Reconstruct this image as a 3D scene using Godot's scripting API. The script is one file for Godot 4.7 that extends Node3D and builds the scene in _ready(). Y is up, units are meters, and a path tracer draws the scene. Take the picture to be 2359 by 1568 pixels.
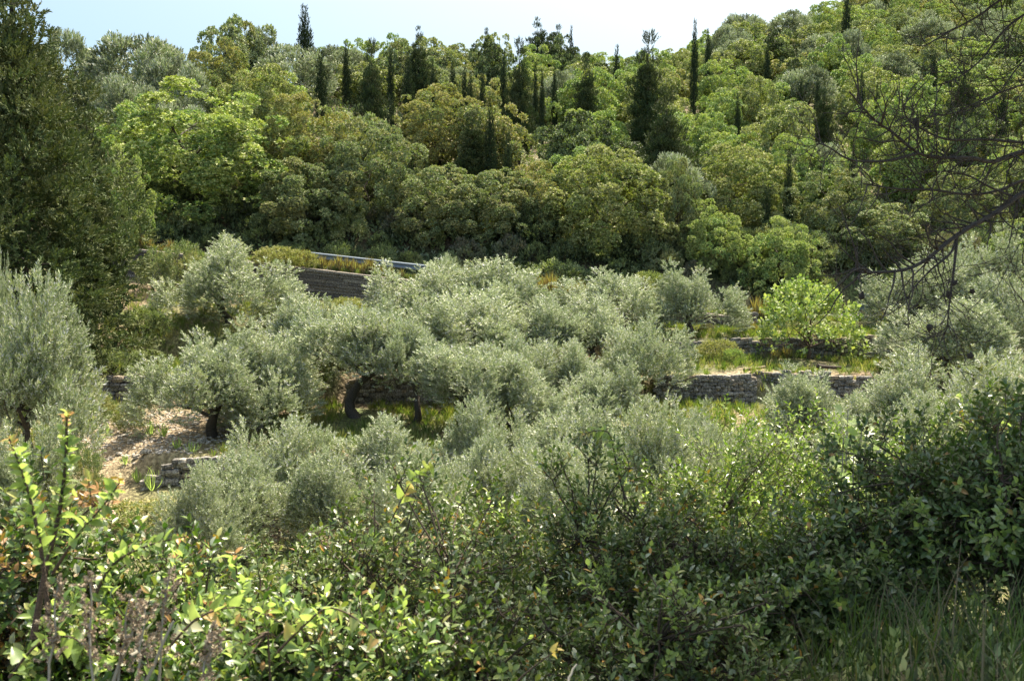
extends Node3D
# An olive grove on dry-stone terraces below a road and a wooded hillside, seen over shrubs.

const PITCH := 5.6
const FOCAL := 2261.0          # picture units in which the plan of the place was measured
var rng := RandomNumberGenerator.new()
var used := {}
var quad_index := PackedInt32Array()
var leaf_index := PackedInt32Array()
var canon := {}
var mats := {}

class Geo:
	var v := PackedVector3Array()
	var n := PackedVector3Array()
	var c := PackedColorArray()
	var i := PackedInt32Array()
	func mesh() -> ArrayMesh:
		var a := []
		a.resize(Mesh.ARRAY_MAX)
		a[Mesh.ARRAY_VERTEX] = v
		if n.size() == v.size(): a[Mesh.ARRAY_NORMAL] = n
		if c.size() == v.size(): a[Mesh.ARRAY_COLOR] = c
		a[Mesh.ARRAY_INDEX] = i
		var m := ArrayMesh.new()
		m.add_surface_from_arrays(Mesh.PRIMITIVE_TRIANGLES, a)
		return m

# ---------------------------------------------------------------- helpers
func rnd(a: float, b: float) -> float: return rng.randf_range(a, b)
func lin(r: float, g: float, b: float) -> Color: return Color(r, g, b).linear_to_srgb()
func numbered(called: String) -> String:
	var k: int = used.get(called, 0)
	used[called] = k + 1
	return called if k == 0 else "%s_%03d" % [called, k]
func tag(o: Node, label: String, category: String, group := "", kind := ""):
	if label: o.set_meta("label", label)
	if category: o.set_meta("category", category)
	if group: o.set_meta("group", group)
	if kind: o.set_meta("kind", kind)
func thing(called: String, label: String, category: String, at := Vector3.ZERO, turn := 0.0, group := "") -> Node3D:
	var o := Node3D.new()
	o.name = numbered(called)
	add_child(o)
	o.position = at
	o.rotation.y = turn
	tag(o, label, category, group)
	return o
func part(called: String, m: Mesh, mat: Material, parent: Node, at := Transform3D.IDENTITY, kind := "") -> MeshInstance3D:
	var o := MeshInstance3D.new()
	o.name = called
	o.mesh = m
	o.material_override = mat
	o.transform = at
	if kind: o.set_meta("kind", kind)
	parent.add_child(o, true)
	return o
func single(called: String, m: Mesh, mat: Material, label: String, category: String, group := "", kind := "", at := Transform3D.IDENTITY) -> MeshInstance3D:
	var o := MeshInstance3D.new()
	o.name = numbered(called)
	o.mesh = m
	o.material_override = mat
	o.transform = at
	add_child(o)
	tag(o, label, category, group, kind)
	return o
# a direction seen in the picture, followed out to the distance d
func at(px: float, py: float, d: float) -> Vector3:
	var u := (px - 1179.0) / FOCAL
	var v := (py - 784.0) / FOCAL
	var p := deg_to_rad(PITCH)
	var y := -v * cos(p) - sin(p)
	var z := v * sin(p) - cos(p)
	return Vector3(u, y, z) * (d / -z)
func on_ground(px: float, d: float, sink := 0.05) -> Vector3:
	var x := (px - 1179.0) / FOCAL * d
	return Vector3(x, terrain(x, d) - sink, -d)
func table(t: Array, x: float) -> float:
	if x <= t[0][0]: return t[0][1]
	for k in range(1, t.size()):
		if x <= t[k][0]:
			return lerpf(t[k - 1][1], t[k][1], (x - t[k - 1][0]) / (t[k][0] - t[k - 1][0]))
	return t[-1][1]

# ---------------------------------------------------------------- the lie of the land (x to the side, d away from the eye)
func road_y(x: float) -> float: return -2.2 - 0.11 * clampf(x, -24.0, 12.0)
func road_d(x: float) -> float: return 45.6 - 0.07 * clampf(x, -30.0, 30.0)
func terrain(x: float, d: float) -> float:
	var rd := road_d(x)
	var ry := road_y(x)
	if d < 25.3:
		var y := table([[-6, -1.55], [0, -1.6], [2.2, -1.8], [4, -2.6], [7, -4.0], [11, -5.3], [16, -6.4], [22, -6.9], [25.3, -6.5]], d)
		y += 0.85 * smoothstep(0.3, 1.4, x) * smoothstep(1.0, 3.2, d) * (1.0 - smoothstep(4.0, 9.0, d))
		return y + 0.08 * sin(x * 1.3 + d) * smoothstep(4.0, 9.0, d)
	var base := maxf(-3.85, ry - 1.3)
	if d < rd + 0.12:
		var ease := smoothstep(-9.6, -11.2, x)
		var y2 := table([[25.3, -6.5], [25.95 - 0.5 * ease, -6.42], [26.3 + 1.3 * ease, -5.75], [33.15, -5.4], [33.6, -4.52], [38.1, -4.4], [38.5, -3.72]], d)
		if d > 38.5:
			y2 = lerpf(-3.72, base, (d - 38.5) / (rd + 0.12 - 38.5))
		return y2 + 0.05 * sin(x * 1.7 + d * 0.9)
	if d < rd + 0.5:
		return lerpf(base, ry - 0.05, (d - rd - 0.12) / 0.38)
	if d < rd + 5.6:
		return ry - 0.05
	var bank := smoothstep(rd + 5.6, rd + 8.4, d) * 1.7
	var b := x / d
	var crest := table([[-0.6, 82], [-0.3, 85], [-0.1, 104], [0.05, 112], [0.18, 118], [0.3, 150], [0.45, 215], [0.7, 240]], b)
	var t := maxf(0.0, d - rd - 7.0)
	var lim: float = crest - 53.0
	var k := 0.16
	var g := -log(exp(-t * k) + exp(-lim * k)) / k
	g = maxf(g, 0.0) - 0.06 * maxf(0.0, t - lim - 8.0)
	return ry + bank + 0.335 * g + 0.35 * sin(x * 0.21 + d * 0.13) * smoothstep(3.0, 12.0, t)

func make_ground():
	var xs := PackedFloat32Array()
	var x := -300.0
	while x < 300.0:
		xs.append(x)
		var q := absf(x)
		x += 0.35 if q < 19.5 else (0.8 if q < 32.0 else (3.0 if q < 90.0 else 12.0))
	var ds := PackedFloat32Array()
	var d := -14.0
	while d < 420.0:
		ds.append(d)
		if d < 12.0: d += 0.4
		elif d < 25.0: d += 0.6
		elif d < 55.0: d += 0.17
		elif d < 120.0: d += 1.3
		else: d += 6.0
	var fine := FastNoiseLite.new()
	fine.seed = 3
	fine.frequency = 0.35
	fine.fractal_octaves = 4
	var patch := FastNoiseLite.new()
	patch.seed = 8
	patch.frequency = 0.09
	var g := Geo.new()
	var nx := xs.size()
	var soil := Color(0.36, 0.27, 0.17)
	var pale := Color(0.47, 0.36, 0.24)
	var green := Color(0.13, 0.17, 0.05)
	var dry := Color(0.30, 0.25, 0.12)
	var red := Color(0.24, 0.16, 0.10)
	var clear := on_ground(300, 28)
	for dd in ds:
		for xx in xs:
			g.v.append(Vector3(xx, terrain(xx, dd), -dd))
			var f := fine.get_noise_2d(xx, dd)
			var p := patch.get_noise_2d(xx, dd)
			var col := green.lerp(dry, clampf(0.45 + f * 1.1, 0, 1))
			col = col.lerp(soil, smoothstep(0.05, 0.3, p + f * 0.4))
			# the bare stony patch on the lower terrace, and the worn path on the terrace to the side
			var bare := 1.0 - smoothstep(1.0, 3.4, Vector2(xx - clear.x, (dd - 28.6) * 0.75).length() + f * 1.4)
			col = col.lerp(pale, bare * 0.9)
			var path := 1.0 - smoothstep(0.5, 1.5, absf(dd - 34.3 - f) * 1.3 + 0.45 * absf(xx - 8.6))
			col = col.lerp(pale, path * 0.8)
			if dd > road_d(xx) + 5.0:
				col = green.lerp(red, clampf(0.4 + f * 1.5, 0, 1))
			g.c.append(Color(col.r / 0.6, col.g / 0.6, col.b / 0.6))
	for r in ds.size() - 1:
		for q in nx - 1:
			var o := r * nx + q
			g.i.append_array([o, o + nx, o + 1, o + 1, o + nx, o + nx + 1])
	var nn := PackedVector3Array()
	nn.resize(g.v.size())
	for k in range(0, g.i.size(), 3):
		var a := g.i[k]; var b := g.i[k + 1]; var c := g.i[k + 2]
		var fn := (g.v[c] - g.v[a]).cross(g.v[b] - g.v[a])
		if fn.y < 0: fn = -fn
		nn[a] += fn; nn[b] += fn; nn[c] += fn
	for k in nn.size(): nn[k] = nn[k].normalized()
	g.n = nn
	var m := StandardMaterial3D.new()
	m.resource_name = "earth"
	m.vertex_color_use_as_albedo = true
	m.albedo_color = lin(0.6, 0.6, 0.6)
	m.roughness = 0.95
	m.albedo_texture = noise_texture(21, 0.02, 5, [[0.25, Color(0.55, 0.53, 0.5)], [0.75, Color(1, 1, 1)]])
	m.uv1_triplanar = true
	m.uv1_world_triplanar = true
	m.uv1_scale = Vector3(0.5, 0.5, 0.5)
	m.heightmap_enabled = true
	m.heightmap_texture = noise_texture(22, 0.03, 5, [[0.2, Color.BLACK], [0.8, Color.WHITE]])
	m.heightmap_scale = 5.0
	var o := MeshInstance3D.new()
	o.name = "ground"
	o.mesh = g.mesh()
	o.material_override = m
	o.set_meta("kind", "structure")
	add_child(o)
	# the road
	var rg := Geo.new()
	var x2 := -60.0
	while x2 <= 60.0:
		for w in [1.2, 5.4]:
			var dd := road_d(x2) + float(w)
			rg.v.append(Vector3(x2, road_y(x2) + 0.004, -dd))
			rg.n.append(Vector3.UP)
		x2 += 1.0
	for k in range(0, rg.v.size() - 2, 2):
		rg.i.append_array([k, k + 1, k + 2, k + 2, k + 1, k + 3])
	var rm := StandardMaterial3D.new()
	rm.resource_name = "asphalt"
	rm.albedo_color = lin(0.07, 0.068, 0.065)
	rm.roughness = 0.9
	var ro := MeshInstance3D.new()
	ro.name = "road"
	ro.mesh = rg.mesh()
	ro.material_override = rm
	ro.set_meta("kind", "structure")
	add_child(ro)

func noise_texture(sd: int, freq: float, oct: int, stops: Array, size := 512) -> NoiseTexture2D:
	var t := NoiseTexture2D.new()
	t.width = size
	t.height = size
	t.seamless = true
	var n := FastNoiseLite.new()
	n.seed = sd
	n.frequency = freq
	n.fractal_octaves = oct
	t.noise = n
	var gr := Gradient.new()
	gr.offsets = PackedFloat32Array(stops.map(func(s): return s[0]))
	gr.colors = PackedColorArray(stops.map(func(s): return s[1]))
	t.color_ramp = gr
	return t

# ---------------------------------------------------------------- materials
func leaf_mat(called: String, tint: Color, back: Color, rough := 0.5, spec := 0.5) -> StandardMaterial3D:
	var m := StandardMaterial3D.new()
	m.resource_name = called
	m.vertex_color_use_as_albedo = true
	m.albedo_color = tint.linear_to_srgb()
	m.roughness = rough
	m.metallic_specular = spec
	m.backlight_enabled = true
	m.backlight = back
	m.cull_mode = BaseMaterial3D.CULL_DISABLED
	return m
func bark_mat(called: String, c: Color, scale := 2.0, relief := 2.0) -> StandardMaterial3D:
	var m := StandardMaterial3D.new()
	m.resource_name = called
	m.albedo_color = c.linear_to_srgb()
	m.roughness = 0.9
	m.albedo_texture = mats.bark_tex
	m.uv1_triplanar = true
	m.uv1_scale = Vector3(scale, scale * 0.35, scale)
	m.heightmap_enabled = true
	m.heightmap_texture = mats.bark_tex
	m.heightmap_scale = relief
	return m
func stone_mat(called: String, c: Color) -> StandardMaterial3D:
	var m := StandardMaterial3D.new()
	m.resource_name = called
	m.albedo_color = c.linear_to_srgb()
	m.roughness = 0.92
	m.albedo_texture = mats.stone_tex
	m.uv1_triplanar = true
	m.uv1_world_triplanar = true
	m.uv1_scale = Vector3(0.9, 0.9, 0.9)
	m.heightmap_enabled = true
	m.heightmap_texture = mats.stone_tex
	m.heightmap_scale = 2.5
	return m
func plain_mat(called: String, c: Color, rough := 0.8, metal := 0.0) -> StandardMaterial3D:
	var m := StandardMaterial3D.new()
	m.resource_name = called
	m.albedo_color = c.linear_to_srgb()
	m.roughness = rough
	m.metallic = metal
	return m

# ---------------------------------------------------------------- shapes
func tube(g: Geo, pts: Array, radii: Array, sides := 7, bump := 0.0):
	var first := g.v.size()
	var side := Vector3.RIGHT
	for k in pts.size():
		var p: Vector3 = pts[k]
		var along: Vector3 = (pts[mini(k + 1, pts.size() - 1)] - pts[maxi(k - 1, 0)]).normalized()
		if along.length() < 0.5: along = Vector3.UP
		side = (side - along * side.dot(along))
		if side.length() < 0.01: side = along.cross(Vector3(0.3, 0.2, 0.9))
		side = side.normalized()
		var up := along.cross(side)
		for s in sides:
			var a := TAU * s / sides
			var n := side * cos(a) + up * sin(a)
			var r: float = radii[k]
			if bump > 0.0: r *= 1.0 + bump * sin(a * 3.0 + k * 0.7) + rnd(-bump, bump) * 0.6
			g.v.append(p + n * r)
			g.n.append(n)
	for k in pts.size() - 1:
		for s in sides:
			var a := first + k * sides + s
			var b := first + k * sides + (s + 1) % sides
			g.i.append_array([a, a + sides, b, b, a + sides, b + sides])
	g.v.append(pts[-1])
	g.n.append((pts[-1] - pts[-2]).normalized())
	var tip := g.v.size() - 1
	for s in sides:
		g.i.append_array([tip - sides + s, tip, tip - sides + (s + 1) % sides])
# a bent line from a to b
func bent(a: Vector3, b: Vector3, n: int, wobble: float, sag := 0.0) -> Array:
	var out := []
	var off := Vector3.ZERO
	for k in n + 1:
		var t := float(k) / n
		if k > 0 and k < n: off = off * 0.6 + Vector3(rnd(-1, 1), rnd(-0.6, 0.6), rnd(-1, 1)) * wobble
		else: off = Vector3.ZERO if k == 0 else off * 0.3
		out.append(a.lerp(b, t) + off + Vector3.UP * sag * sin(t * PI))
	return out
func taper(r0: float, r1: float, n: int) -> Array:
	var out := []
	for k in n + 1: out.append(lerpf(r0, r1, pow(float(k) / n, 0.8)))
	return out
func frame(y: Vector3, roll: float) -> Basis:
	y = y.normalized()
	var x := y.cross(Vector3(0.13, 0.2, 0.97) if absf(y.z) < 0.9 else Vector3.RIGHT).normalized()
	x = x.rotated(y, roll)
	return Basis(x, y, x.cross(y))

# small leaves: four corners each, folded along the midrib
func sprig(n: int, length: float, ll: float, lw: float, open0: float, open1: float, fold: float, lay := 0.0) -> PackedVector3Array:
	var out := PackedVector3Array()
	for k in n:
		var t := (k + rnd(0, 0.8)) / n
		var a := k * 2.4 + rnd(-0.5, 0.5)
		var th := rnd(open0, open1) * (1.15 - 0.5 * t)
		var d := Vector3(cos(a) * sin(th), cos(th), sin(a) * sin(th))
		var b := frame(d, rnd(0, TAU))
		if lay > 0.0:      # blades lie across the twig, their faces outward
			var face := (Vector3.UP * lay + Vector3(rnd(-1, 1), rnd(-1, 1), rnd(-1, 1)) * (1.0 - lay * 0.6)).normalized()
			var sx := d.cross(face).normalized()
			b = Basis(sx, d, sx.cross(d))
		var l := ll * rnd(0.75, 1.2)
		var w := lw * rnd(0.8, 1.2) * 0.5
		var o := Vector3(rnd(-0.03, 0.03), t, rnd(-0.03, 0.03)) * length
		out.append(o)
		out.append(o + d * l * 0.5 + b.x * w + b.z * fold * w)
		out.append(o + d * l + b.z * rnd(-0.15, 0.15) * l)
		out.append(o + d * l * 0.5 - b.x * w + b.z * fold * w)
	return out
func sprig_colors(n: int, palette: Array, jitter: float) -> PackedColorArray:
	var out := PackedColorArray()
	var total := 0.0
	for p in palette: total += p[1]
	for k in n:
		var r := rnd(0, total)
		var c: Color = palette[0][0]
		for p in palette:
			c = p[0]
			r -= p[1]
			if r <= 0: break
		var j := rnd(1.0 - jitter, 1.0 + jitter)
		var cc := Color(clampf(c.r * j, 0, 1), clampf(c.g * j, 0, 1), clampf(c.b * j, 0, 1))
		for q in 4: out.append(cc)
	return out
# a crown: clumps [centre, radius, how flat, tint], each set with sprigs on its outer shell
func crown(clumps: Array, sprigs: Array, tints: Array, density: float, upward: float, scale0 := 0.8, scale1 := 1.25, inner := 0.55, centre := Vector3.ZERO) -> ArrayMesh:
	var g := Geo.new()
	var per: int = sprigs[0].size()
	for c in clumps:
		var p: Vector3 = c[0]
		var r: float = c[1]
		var flat: float = c[2] if c.size() > 2 else 1.0
		var n := int(density * r * r)
		var out: Vector3 = (p - centre)
		out.y *= 0.7
		out = out.normalized() if out.length() > 0.01 else Vector3.UP
		var kind: int = c[3] if c.size() > 3 else rng.randi() % tints.size()
		for k in n:
			var d := Vector3(rng.randfn(), rng.randfn(), rng.randfn()).normalized()
			if d.dot(out) < -0.3 and rng.randf() < 0.8: d = -d
			if d.y < -0.35 and rng.randf() < 0.5: d.y = -d.y
			var rr := r * lerpf(inner, 1.0, sqrt(rng.randf()))
			var pos := p + Vector3(d.x, d.y * flat, d.z) * rr
			var grow := (d * 0.75 + out * 0.35 + Vector3.UP * upward + Vector3(rnd(-1, 1), rnd(-1, 1), rnd(-1, 1)) * 0.35)
			var b := frame(grow, rnd(0, TAU)) * Basis.from_scale(Vector3.ONE * rnd(scale0, scale1))
			var s: int = rng.randi() % sprigs.size()
			g.v.append_array(Transform3D(b, pos) * sprigs[s])
			var tn: Array = tints[kind if rng.randf() < 0.75 else rng.randi() % tints.size()]
			g.c.append_array(tn[s % tn.size()])
	g.i = quad_index.slice(0, g.v.size() / 4 * 6)
	return g.mesh()
func pal(list: Array) -> Array:      # [[r, g, b, weight], ...] -> colours over the shared 0.5
	return list.map(func(q): return [Color(q[0] / 0.5, q[1] / 0.5, q[2] / 0.5), q[3]])
func tint_set(n_sprigs: int, leaves: int, palettes: Array, jitter := 0.18) -> Array:
	var out := []
	for p in palettes:
		var one := []
		for k in n_sprigs: one.append(sprig_colors(leaves, pal(p), jitter))
		out.append(one)
	return out
func dome(n: int, rx: float, ry: float, rz: float, y0: float, r0: float, r1: float, low := -0.35, rough := 0.2) -> Array:
	var out := []
	for k in n:
		var y := lerpf(low, 1.0, (k + 0.5) / n)
		var q := sqrt(maxf(0.0, 1.0 - y * y))
		var a := k * 2.39996 + rnd(-0.35, 0.35)
		var s := rnd(1.0 - rough, 1.0 + rough)
		out.append([Vector3(cos(a) * q * rx * s, y0 + y * ry * s, sin(a) * q * rz * s), rnd(r0, r1), 0.85])
	return out
func trunk_and_limbs(base_r: float, fork: Vector3, clumps: Array, n_limbs: int, wobble: float, bow := Vector3.ZERO, second := 6) -> ArrayMesh:
	var g := Geo.new()
	var pts := []
	for k in 7:
		var t := k / 6.0
		pts.append(Vector3.DOWN * 0.3 * (1 - t) + fork * t + bow * sin(t * PI) + Vector3(rnd(-1, 1), 0, rnd(-1, 1)) * wobble * 0.35 * sin(t * PI))
	tube(g, pts, taper(base_r * 1.25, base_r * 0.72, 6), 9, 0.12)
	var order := clumps.duplicate()
	var step: int = maxi(1, order.size() / n_limbs)
	for k in n_limbs:
		var to: Vector3 = order[(k * step) % order.size()][0]
		var start: Vector3 = fork - Vector3.UP * rnd(0.0, 0.12)
		to = start.lerp(to, 0.86)
		var line := bent(start, to, 6, wobble * 0.5, 0.12)
		tube(g, line, taper(base_r * rnd(0.45, 0.62), base_r * 0.12, 6), 6, 0.06)
		for s in second / n_limbs + 1:
			var from: Vector3 = line[2 + rng.randi() % 3]
			var to2: Vector3 = order[(k * step + 1 + s) % order.size()][0]
			tube(g, bent(from, to2, 4, wobble * 0.35), taper(base_r * 0.26, base_r * 0.06, 4), 5)
	return g.mesh()

# ---------------------------------------------------------------- kinds of trees
var kinds := {}      # name -> [{trunk, crown, top, wide}, ...]
func keep(kind: String, trunk: ArrayMesh, cr: ArrayMesh):
	if not kinds.has(kind): kinds[kind] = []
	var box := cr.get_aabb()
	kinds[kind].append({"trunk": trunk, "crown": cr, "top": box.end.y, "wide": (box.size.x + box.size.z) * 0.5})
func sprig_set(n: int, leaves: int, length: float, ll: float, lw: float, o0: float, o1: float, fold := 0.3, lay := 0.0) -> Array:
	var out := []
	for k in n: out.append(sprig(leaves, length, ll, lw, o0, o1, fold, lay))
	return out

const OLIVE := [
	[[0.237, 0.288, 0.141, 3.0], [0.574, 0.607, 0.423, 3.2], [0.371, 0.415, 0.235, 2.5]],
	[[0.288, 0.335, 0.141, 3.0], [0.642, 0.672, 0.469, 2.8], [0.439, 0.479, 0.250, 2.5]],
	[[0.203, 0.240, 0.125, 3.0], [0.506, 0.528, 0.391, 2.5], [0.321, 0.367, 0.204, 3.0]]]
const BRIGHT := [
	[[0.334, 0.408, 0.127, 3.0], [0.484, 0.539, 0.197, 2.0], [0.199, 0.261, 0.091, 2.0]],
	[[0.250, 0.343, 0.115, 3.0], [0.400, 0.488, 0.185, 2.0], [0.150, 0.212, 0.081, 2.0]],
	[[0.400, 0.442, 0.140, 3.0], [0.533, 0.555, 0.232, 1.5], [0.234, 0.276, 0.091, 2.0]]]
const FRESH := [
	[[0.259, 0.303, 0.103, 3.0], [0.395, 0.403, 0.165, 2.0], [0.158, 0.188, 0.072, 2.0]],
	[[0.337, 0.347, 0.144, 3.0], [0.474, 0.445, 0.224, 2.0], [0.197, 0.216, 0.082, 2.0]]]
const DULL := [
	[[0.214, 0.261, 0.119, 3.0], [0.329, 0.357, 0.183, 2.0], [0.131, 0.162, 0.082, 2.0]],
	[[0.262, 0.294, 0.144, 3.0], [0.379, 0.390, 0.239, 2.0], [0.165, 0.195, 0.090, 2.0]],
	[[0.329, 0.310, 0.138, 3.0], [0.428, 0.407, 0.202, 1.5], [0.181, 0.195, 0.090, 2.0]]]
const GOLD := [
	[[0.347, 0.313, 0.115, 3.0], [0.450, 0.383, 0.186, 1.8], [0.193, 0.214, 0.094, 2.0]],
	[[0.257, 0.299, 0.115, 3.0], [0.385, 0.370, 0.166, 2.0], [0.153, 0.185, 0.083, 2.0]]]
const DARK := [
	[[0.047, 0.071, 0.028, 3.0], [0.076, 0.104, 0.043, 2.0], [0.030, 0.048, 0.019, 2.0]],
	[[0.064, 0.081, 0.033, 3.0], [0.102, 0.114, 0.052, 1.5], [0.038, 0.052, 0.024, 2.0]]]
const CYPRESS := [
	[[0.038, 0.056, 0.026, 3.0], [0.06, 0.08, 0.036, 2.0], [0.025, 0.038, 0.018, 2.0]]]
const BROWNISH := [
	[[0.098, 0.134, 0.050, 3.0], [0.148, 0.178, 0.072, 2.2], [0.055, 0.082, 0.033, 2.0]],
	[[0.121, 0.139, 0.056, 3.0], [0.167, 0.178, 0.082, 2.0], [0.070, 0.092, 0.033, 2.0]]]
const YELLOW := [
	[[0.340, 0.320, 0.095, 3.0], [0.420, 0.388, 0.171, 2.0], [0.200, 0.223, 0.095, 2.0]]]
const LIME := [
	[[0.295, 0.364, 0.115, 3.0], [0.416, 0.468, 0.203, 2.0], [0.175, 0.247, 0.081, 2.0]]]
const GREYISH := [
	[[0.17, 0.19, 0.11, 3.0], [0.26, 0.27, 0.19, 2.0], [0.11, 0.13, 0.07, 2.0]],
	[[0.21, 0.18, 0.12, 2.0], [0.29, 0.26, 0.19, 2.0], [0.12, 0.12, 0.07, 2.0]]]

func cone_clumps(h: float, low: float, rad: Array, tiers: int, per: int, r0: float, r1: float, flat: float, lift: float) -> Array:
	var out := []
	for t in tiers:
		var y := lerpf(low, h, float(t) / (tiers - 1))
		var rr := table(rad, y)
		var n := maxi(1, int(per * clampf(rr / 2.0, 0.25, 1.6)))
		for k in n:
			var a := k * TAU / n + t * 1.1 + rnd(-0.4, 0.4)
			var reach := rr * rnd(0.7, 1.12)
			for s in [0.45, 0.95] if rr > 0.9 else [0.8]:
				out.append([Vector3(cos(a) * reach * s, y + lift * reach * s + rnd(-0.2, 0.2), sin(a) * reach * s), rnd(r0, r1) * (1.1 if s < 0.6 else 0.85), flat])
	return out
func spine(h: float, r: float) -> ArrayMesh:
	var g := Geo.new()
	tube(g, bent(Vector3(0, -0.4, 0), Vector3(0, h * 0.93, 0), 8, 0.05), taper(r, r * 0.12, 8), 7, 0.06)
	return g.mesh()

func make_kinds():
	rng.seed = 11
	var s := sprig_set(7, 22, 0.33, 0.095, 0.030, 0.35, 1.15)
	var tn := tint_set(7, 22, OLIVE, 0.25)
	for k in 8:
		var leggy := 1.0 if k > 5 else 0.0       # two with long bare bowed trunks
		var lean := Vector3(rnd(-0.5, 0.5), 0, rnd(-0.35, 0.35))
		var c := []
		var heads := []
		for q in 13:
			var a := q * 2.4 + rnd(-0.4, 0.4)
			var rr := rnd(0.35, 1.75) if q > 2 else rnd(0.0, 0.5)
			var low := rnd(0.45, 1.5) + (1.75 - rr) * 0.55 + leggy * 0.95
			var tall := rnd(1.0, 1.9) * (1.0 - leggy * 0.25)
			var tip := Vector3(cos(a), 0, sin(a)) * rnd(-0.1, 0.35)
			for w in 5:
				var f := w / 4.0
				var one := [Vector3(cos(a) * rr, low + tall * f, sin(a) * rr) + tip * f + Vector3(rnd(-0.14, 0.14), 0, rnd(-0.14, 0.14)), lerpf(0.60, 0.24, f) * rnd(0.85, 1.15), 1.15]
				c.append(one)
				if w == 1: heads.append(one)
		keep("olive" if k < 6 else "olive_leggy", trunk_and_limbs(rnd(0.11, 0.16), Vector3(rnd(-0.45, 0.45), rnd(0.9, 1.2) + leggy * 0.6, rnd(-0.3, 0.3)), heads, 6, 0.2, lean * (0.5 + leggy * 0.6), 10), crown(c, s, tn, 235.0, 0.6, 0.6, 1.25, 0.55, Vector3(0, 1.0, 0)))
	# the same trees far up the slope, with coarser foliage
	s = sprig_set(6, 9, 0.42, 0.22, 0.085, 0.3, 0.9)
	tn = tint_set(6, 9, [OLIVE[0], OLIVE[2], GREYISH[0]])
	for k in 3:
		var c := dome(30, rnd(2.3, 2.7), rnd(1.9, 2.3), rnd(2.3, 2.7), 2.9, 0.5, 0.95, -0.5, 0.2)
		keep("far_olive", trunk_and_limbs(0.22, Vector3(rnd(-0.3, 0.3), 1.3, 0), c, 4, 0.2), crown(c, s, tn, 120.0, 0.6, 0.8, 1.25, 0.65, Vector3(0, 2, 0)))
	# broad evergreen trees along the road bank
	var tones := [["bright", BRIGHT], ["fresh", FRESH], ["dull", DULL], ["gold", GOLD]]
	s = sprig_set(6, 9, 0.15, 0.165, 0.095, 0.8, 1.5, 0.3, 0.7)
	for q in tones:
		tn = tint_set(6, 9, q[1])
		var c := dome(125, 3.3, 3.6, 3.3, 3.7, 0.28, 0.8, -0.95, 0.36)
		for w in 5: c.append([Vector3(rnd(-2, 2), rnd(2, 5), rnd(-2, 2)), 1.0, 1.0])
		keep("oak_" + q[0], trunk_and_limbs(0.24, Vector3(rnd(-0.3, 0.3), 1.8, 0), c, 7, 0.3, Vector3.ZERO, 10), crown(c, s, tn, 165.0, 0.25, 0.75, 1.2, 0.85, Vector3(0, 3.6, 0)))
	# the wood on the slope
	s = sprig_set(6, 6, 0.17, 0.20, 0.125, 0.8, 1.5, 0.3, 0.7)
	tones = [["bright", BRIGHT], ["bright", BRIGHT], ["fresh", FRESH], ["dull", DULL], ["gold", GOLD], ["dark", [DARK[1], DULL[0]]]]
	for q in tones:
		tn = tint_set(6, 6, q[1])
		var c := dome(76, 2.7, 2.6, 2.7, 2.7, 0.24, 0.68, -0.9, 0.4)
		for w in 5: c.append([Vector3(rnd(-1.6, 1.6), rnd(1.4, 3.6), rnd(-1.6, 1.6)), 0.9, 1.0])
		keep("far_" + q[0], trunk_and_limbs(0.17, Vector3(rnd(-0.3, 0.3), 1.2, 0), c, 5, 0.25), crown(c, s, tn, 195.0, 0.25, 0.7, 1.15, 0.85, Vector3(0, 2.2, 0)))
	# columnar cypresses
	s = sprig_set(5, 7, 0.3, 0.17, 0.05, 0.15, 0.45)
	tn = tint_set(5, 7, CYPRESS)
	for k in 2:
		var c := []
		for t in 46:
			var y := lerpf(0.4, 7.6, t / 45.0)
			var rr := table([[0, 0.25], [1.5, 0.5], [4, 0.46], [6.5, 0.26], [7.8, 0.04]], y) * rnd(0.85, 1.15)
			var a := t * 2.4
			c.append([Vector3(cos(a) * rr * 0.5, y, sin(a) * rr * 0.5), maxf(0.14, rr * 0.75), 1.5])
		keep("cypress", spine(7.4, 0.14), crown(c, s, tn, 330.0, 1.6, 0.7, 1.15, 0.4, Vector3(0, -4, 0)))
	# ragged dark conifers
	s = sprig_set(5, 9, 0.36, 0.16, 0.05, 0.25, 0.8)
	tn = tint_set(5, 9, DARK)
	for k in 3:
		var c := cone_clumps(8.6, 1.0, [[0, 1.5], [2.5, 1.9 - 0.25 * k], [6, 1.0], [8.6, 0.12]], 17, 6, 0.32, 0.55, 0.75, 0.3)
		keep("conifer", spine(8.6, 0.2), crown(c, s, tn, 230.0, 0.7, 0.75, 1.2, 0.5, Vector3(0, 1, 0)))
	# shrubs
	for q in [["dull", DULL], ["dark", [DARK[1], DULL[0], FRESH[0]]], ["yellow", YELLOW], ["grey", GREYISH], ["gold", GOLD], ["fresh", FRESH], ["bright", BRIGHT]]:
		s = sprig_set(5, 9, 0.2, 0.10, 0.04, 0.4, 1.1)
		tn = tint_set(5, 9, q[1])
		var c := dome(20, 0.85, 0.75, 0.85, 0.65, 0.22, 0.42, -0.55, 0.22)
		keep("shrub_" + q[0], trunk_and_limbs(0.05, Vector3(0.05, 0.2, 0), c, 5, 0.1), crown(c, s, tn, 420.0, 0.5, 0.75, 1.25, 0.4, Vector3(0, 0.2, 0)))

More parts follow.
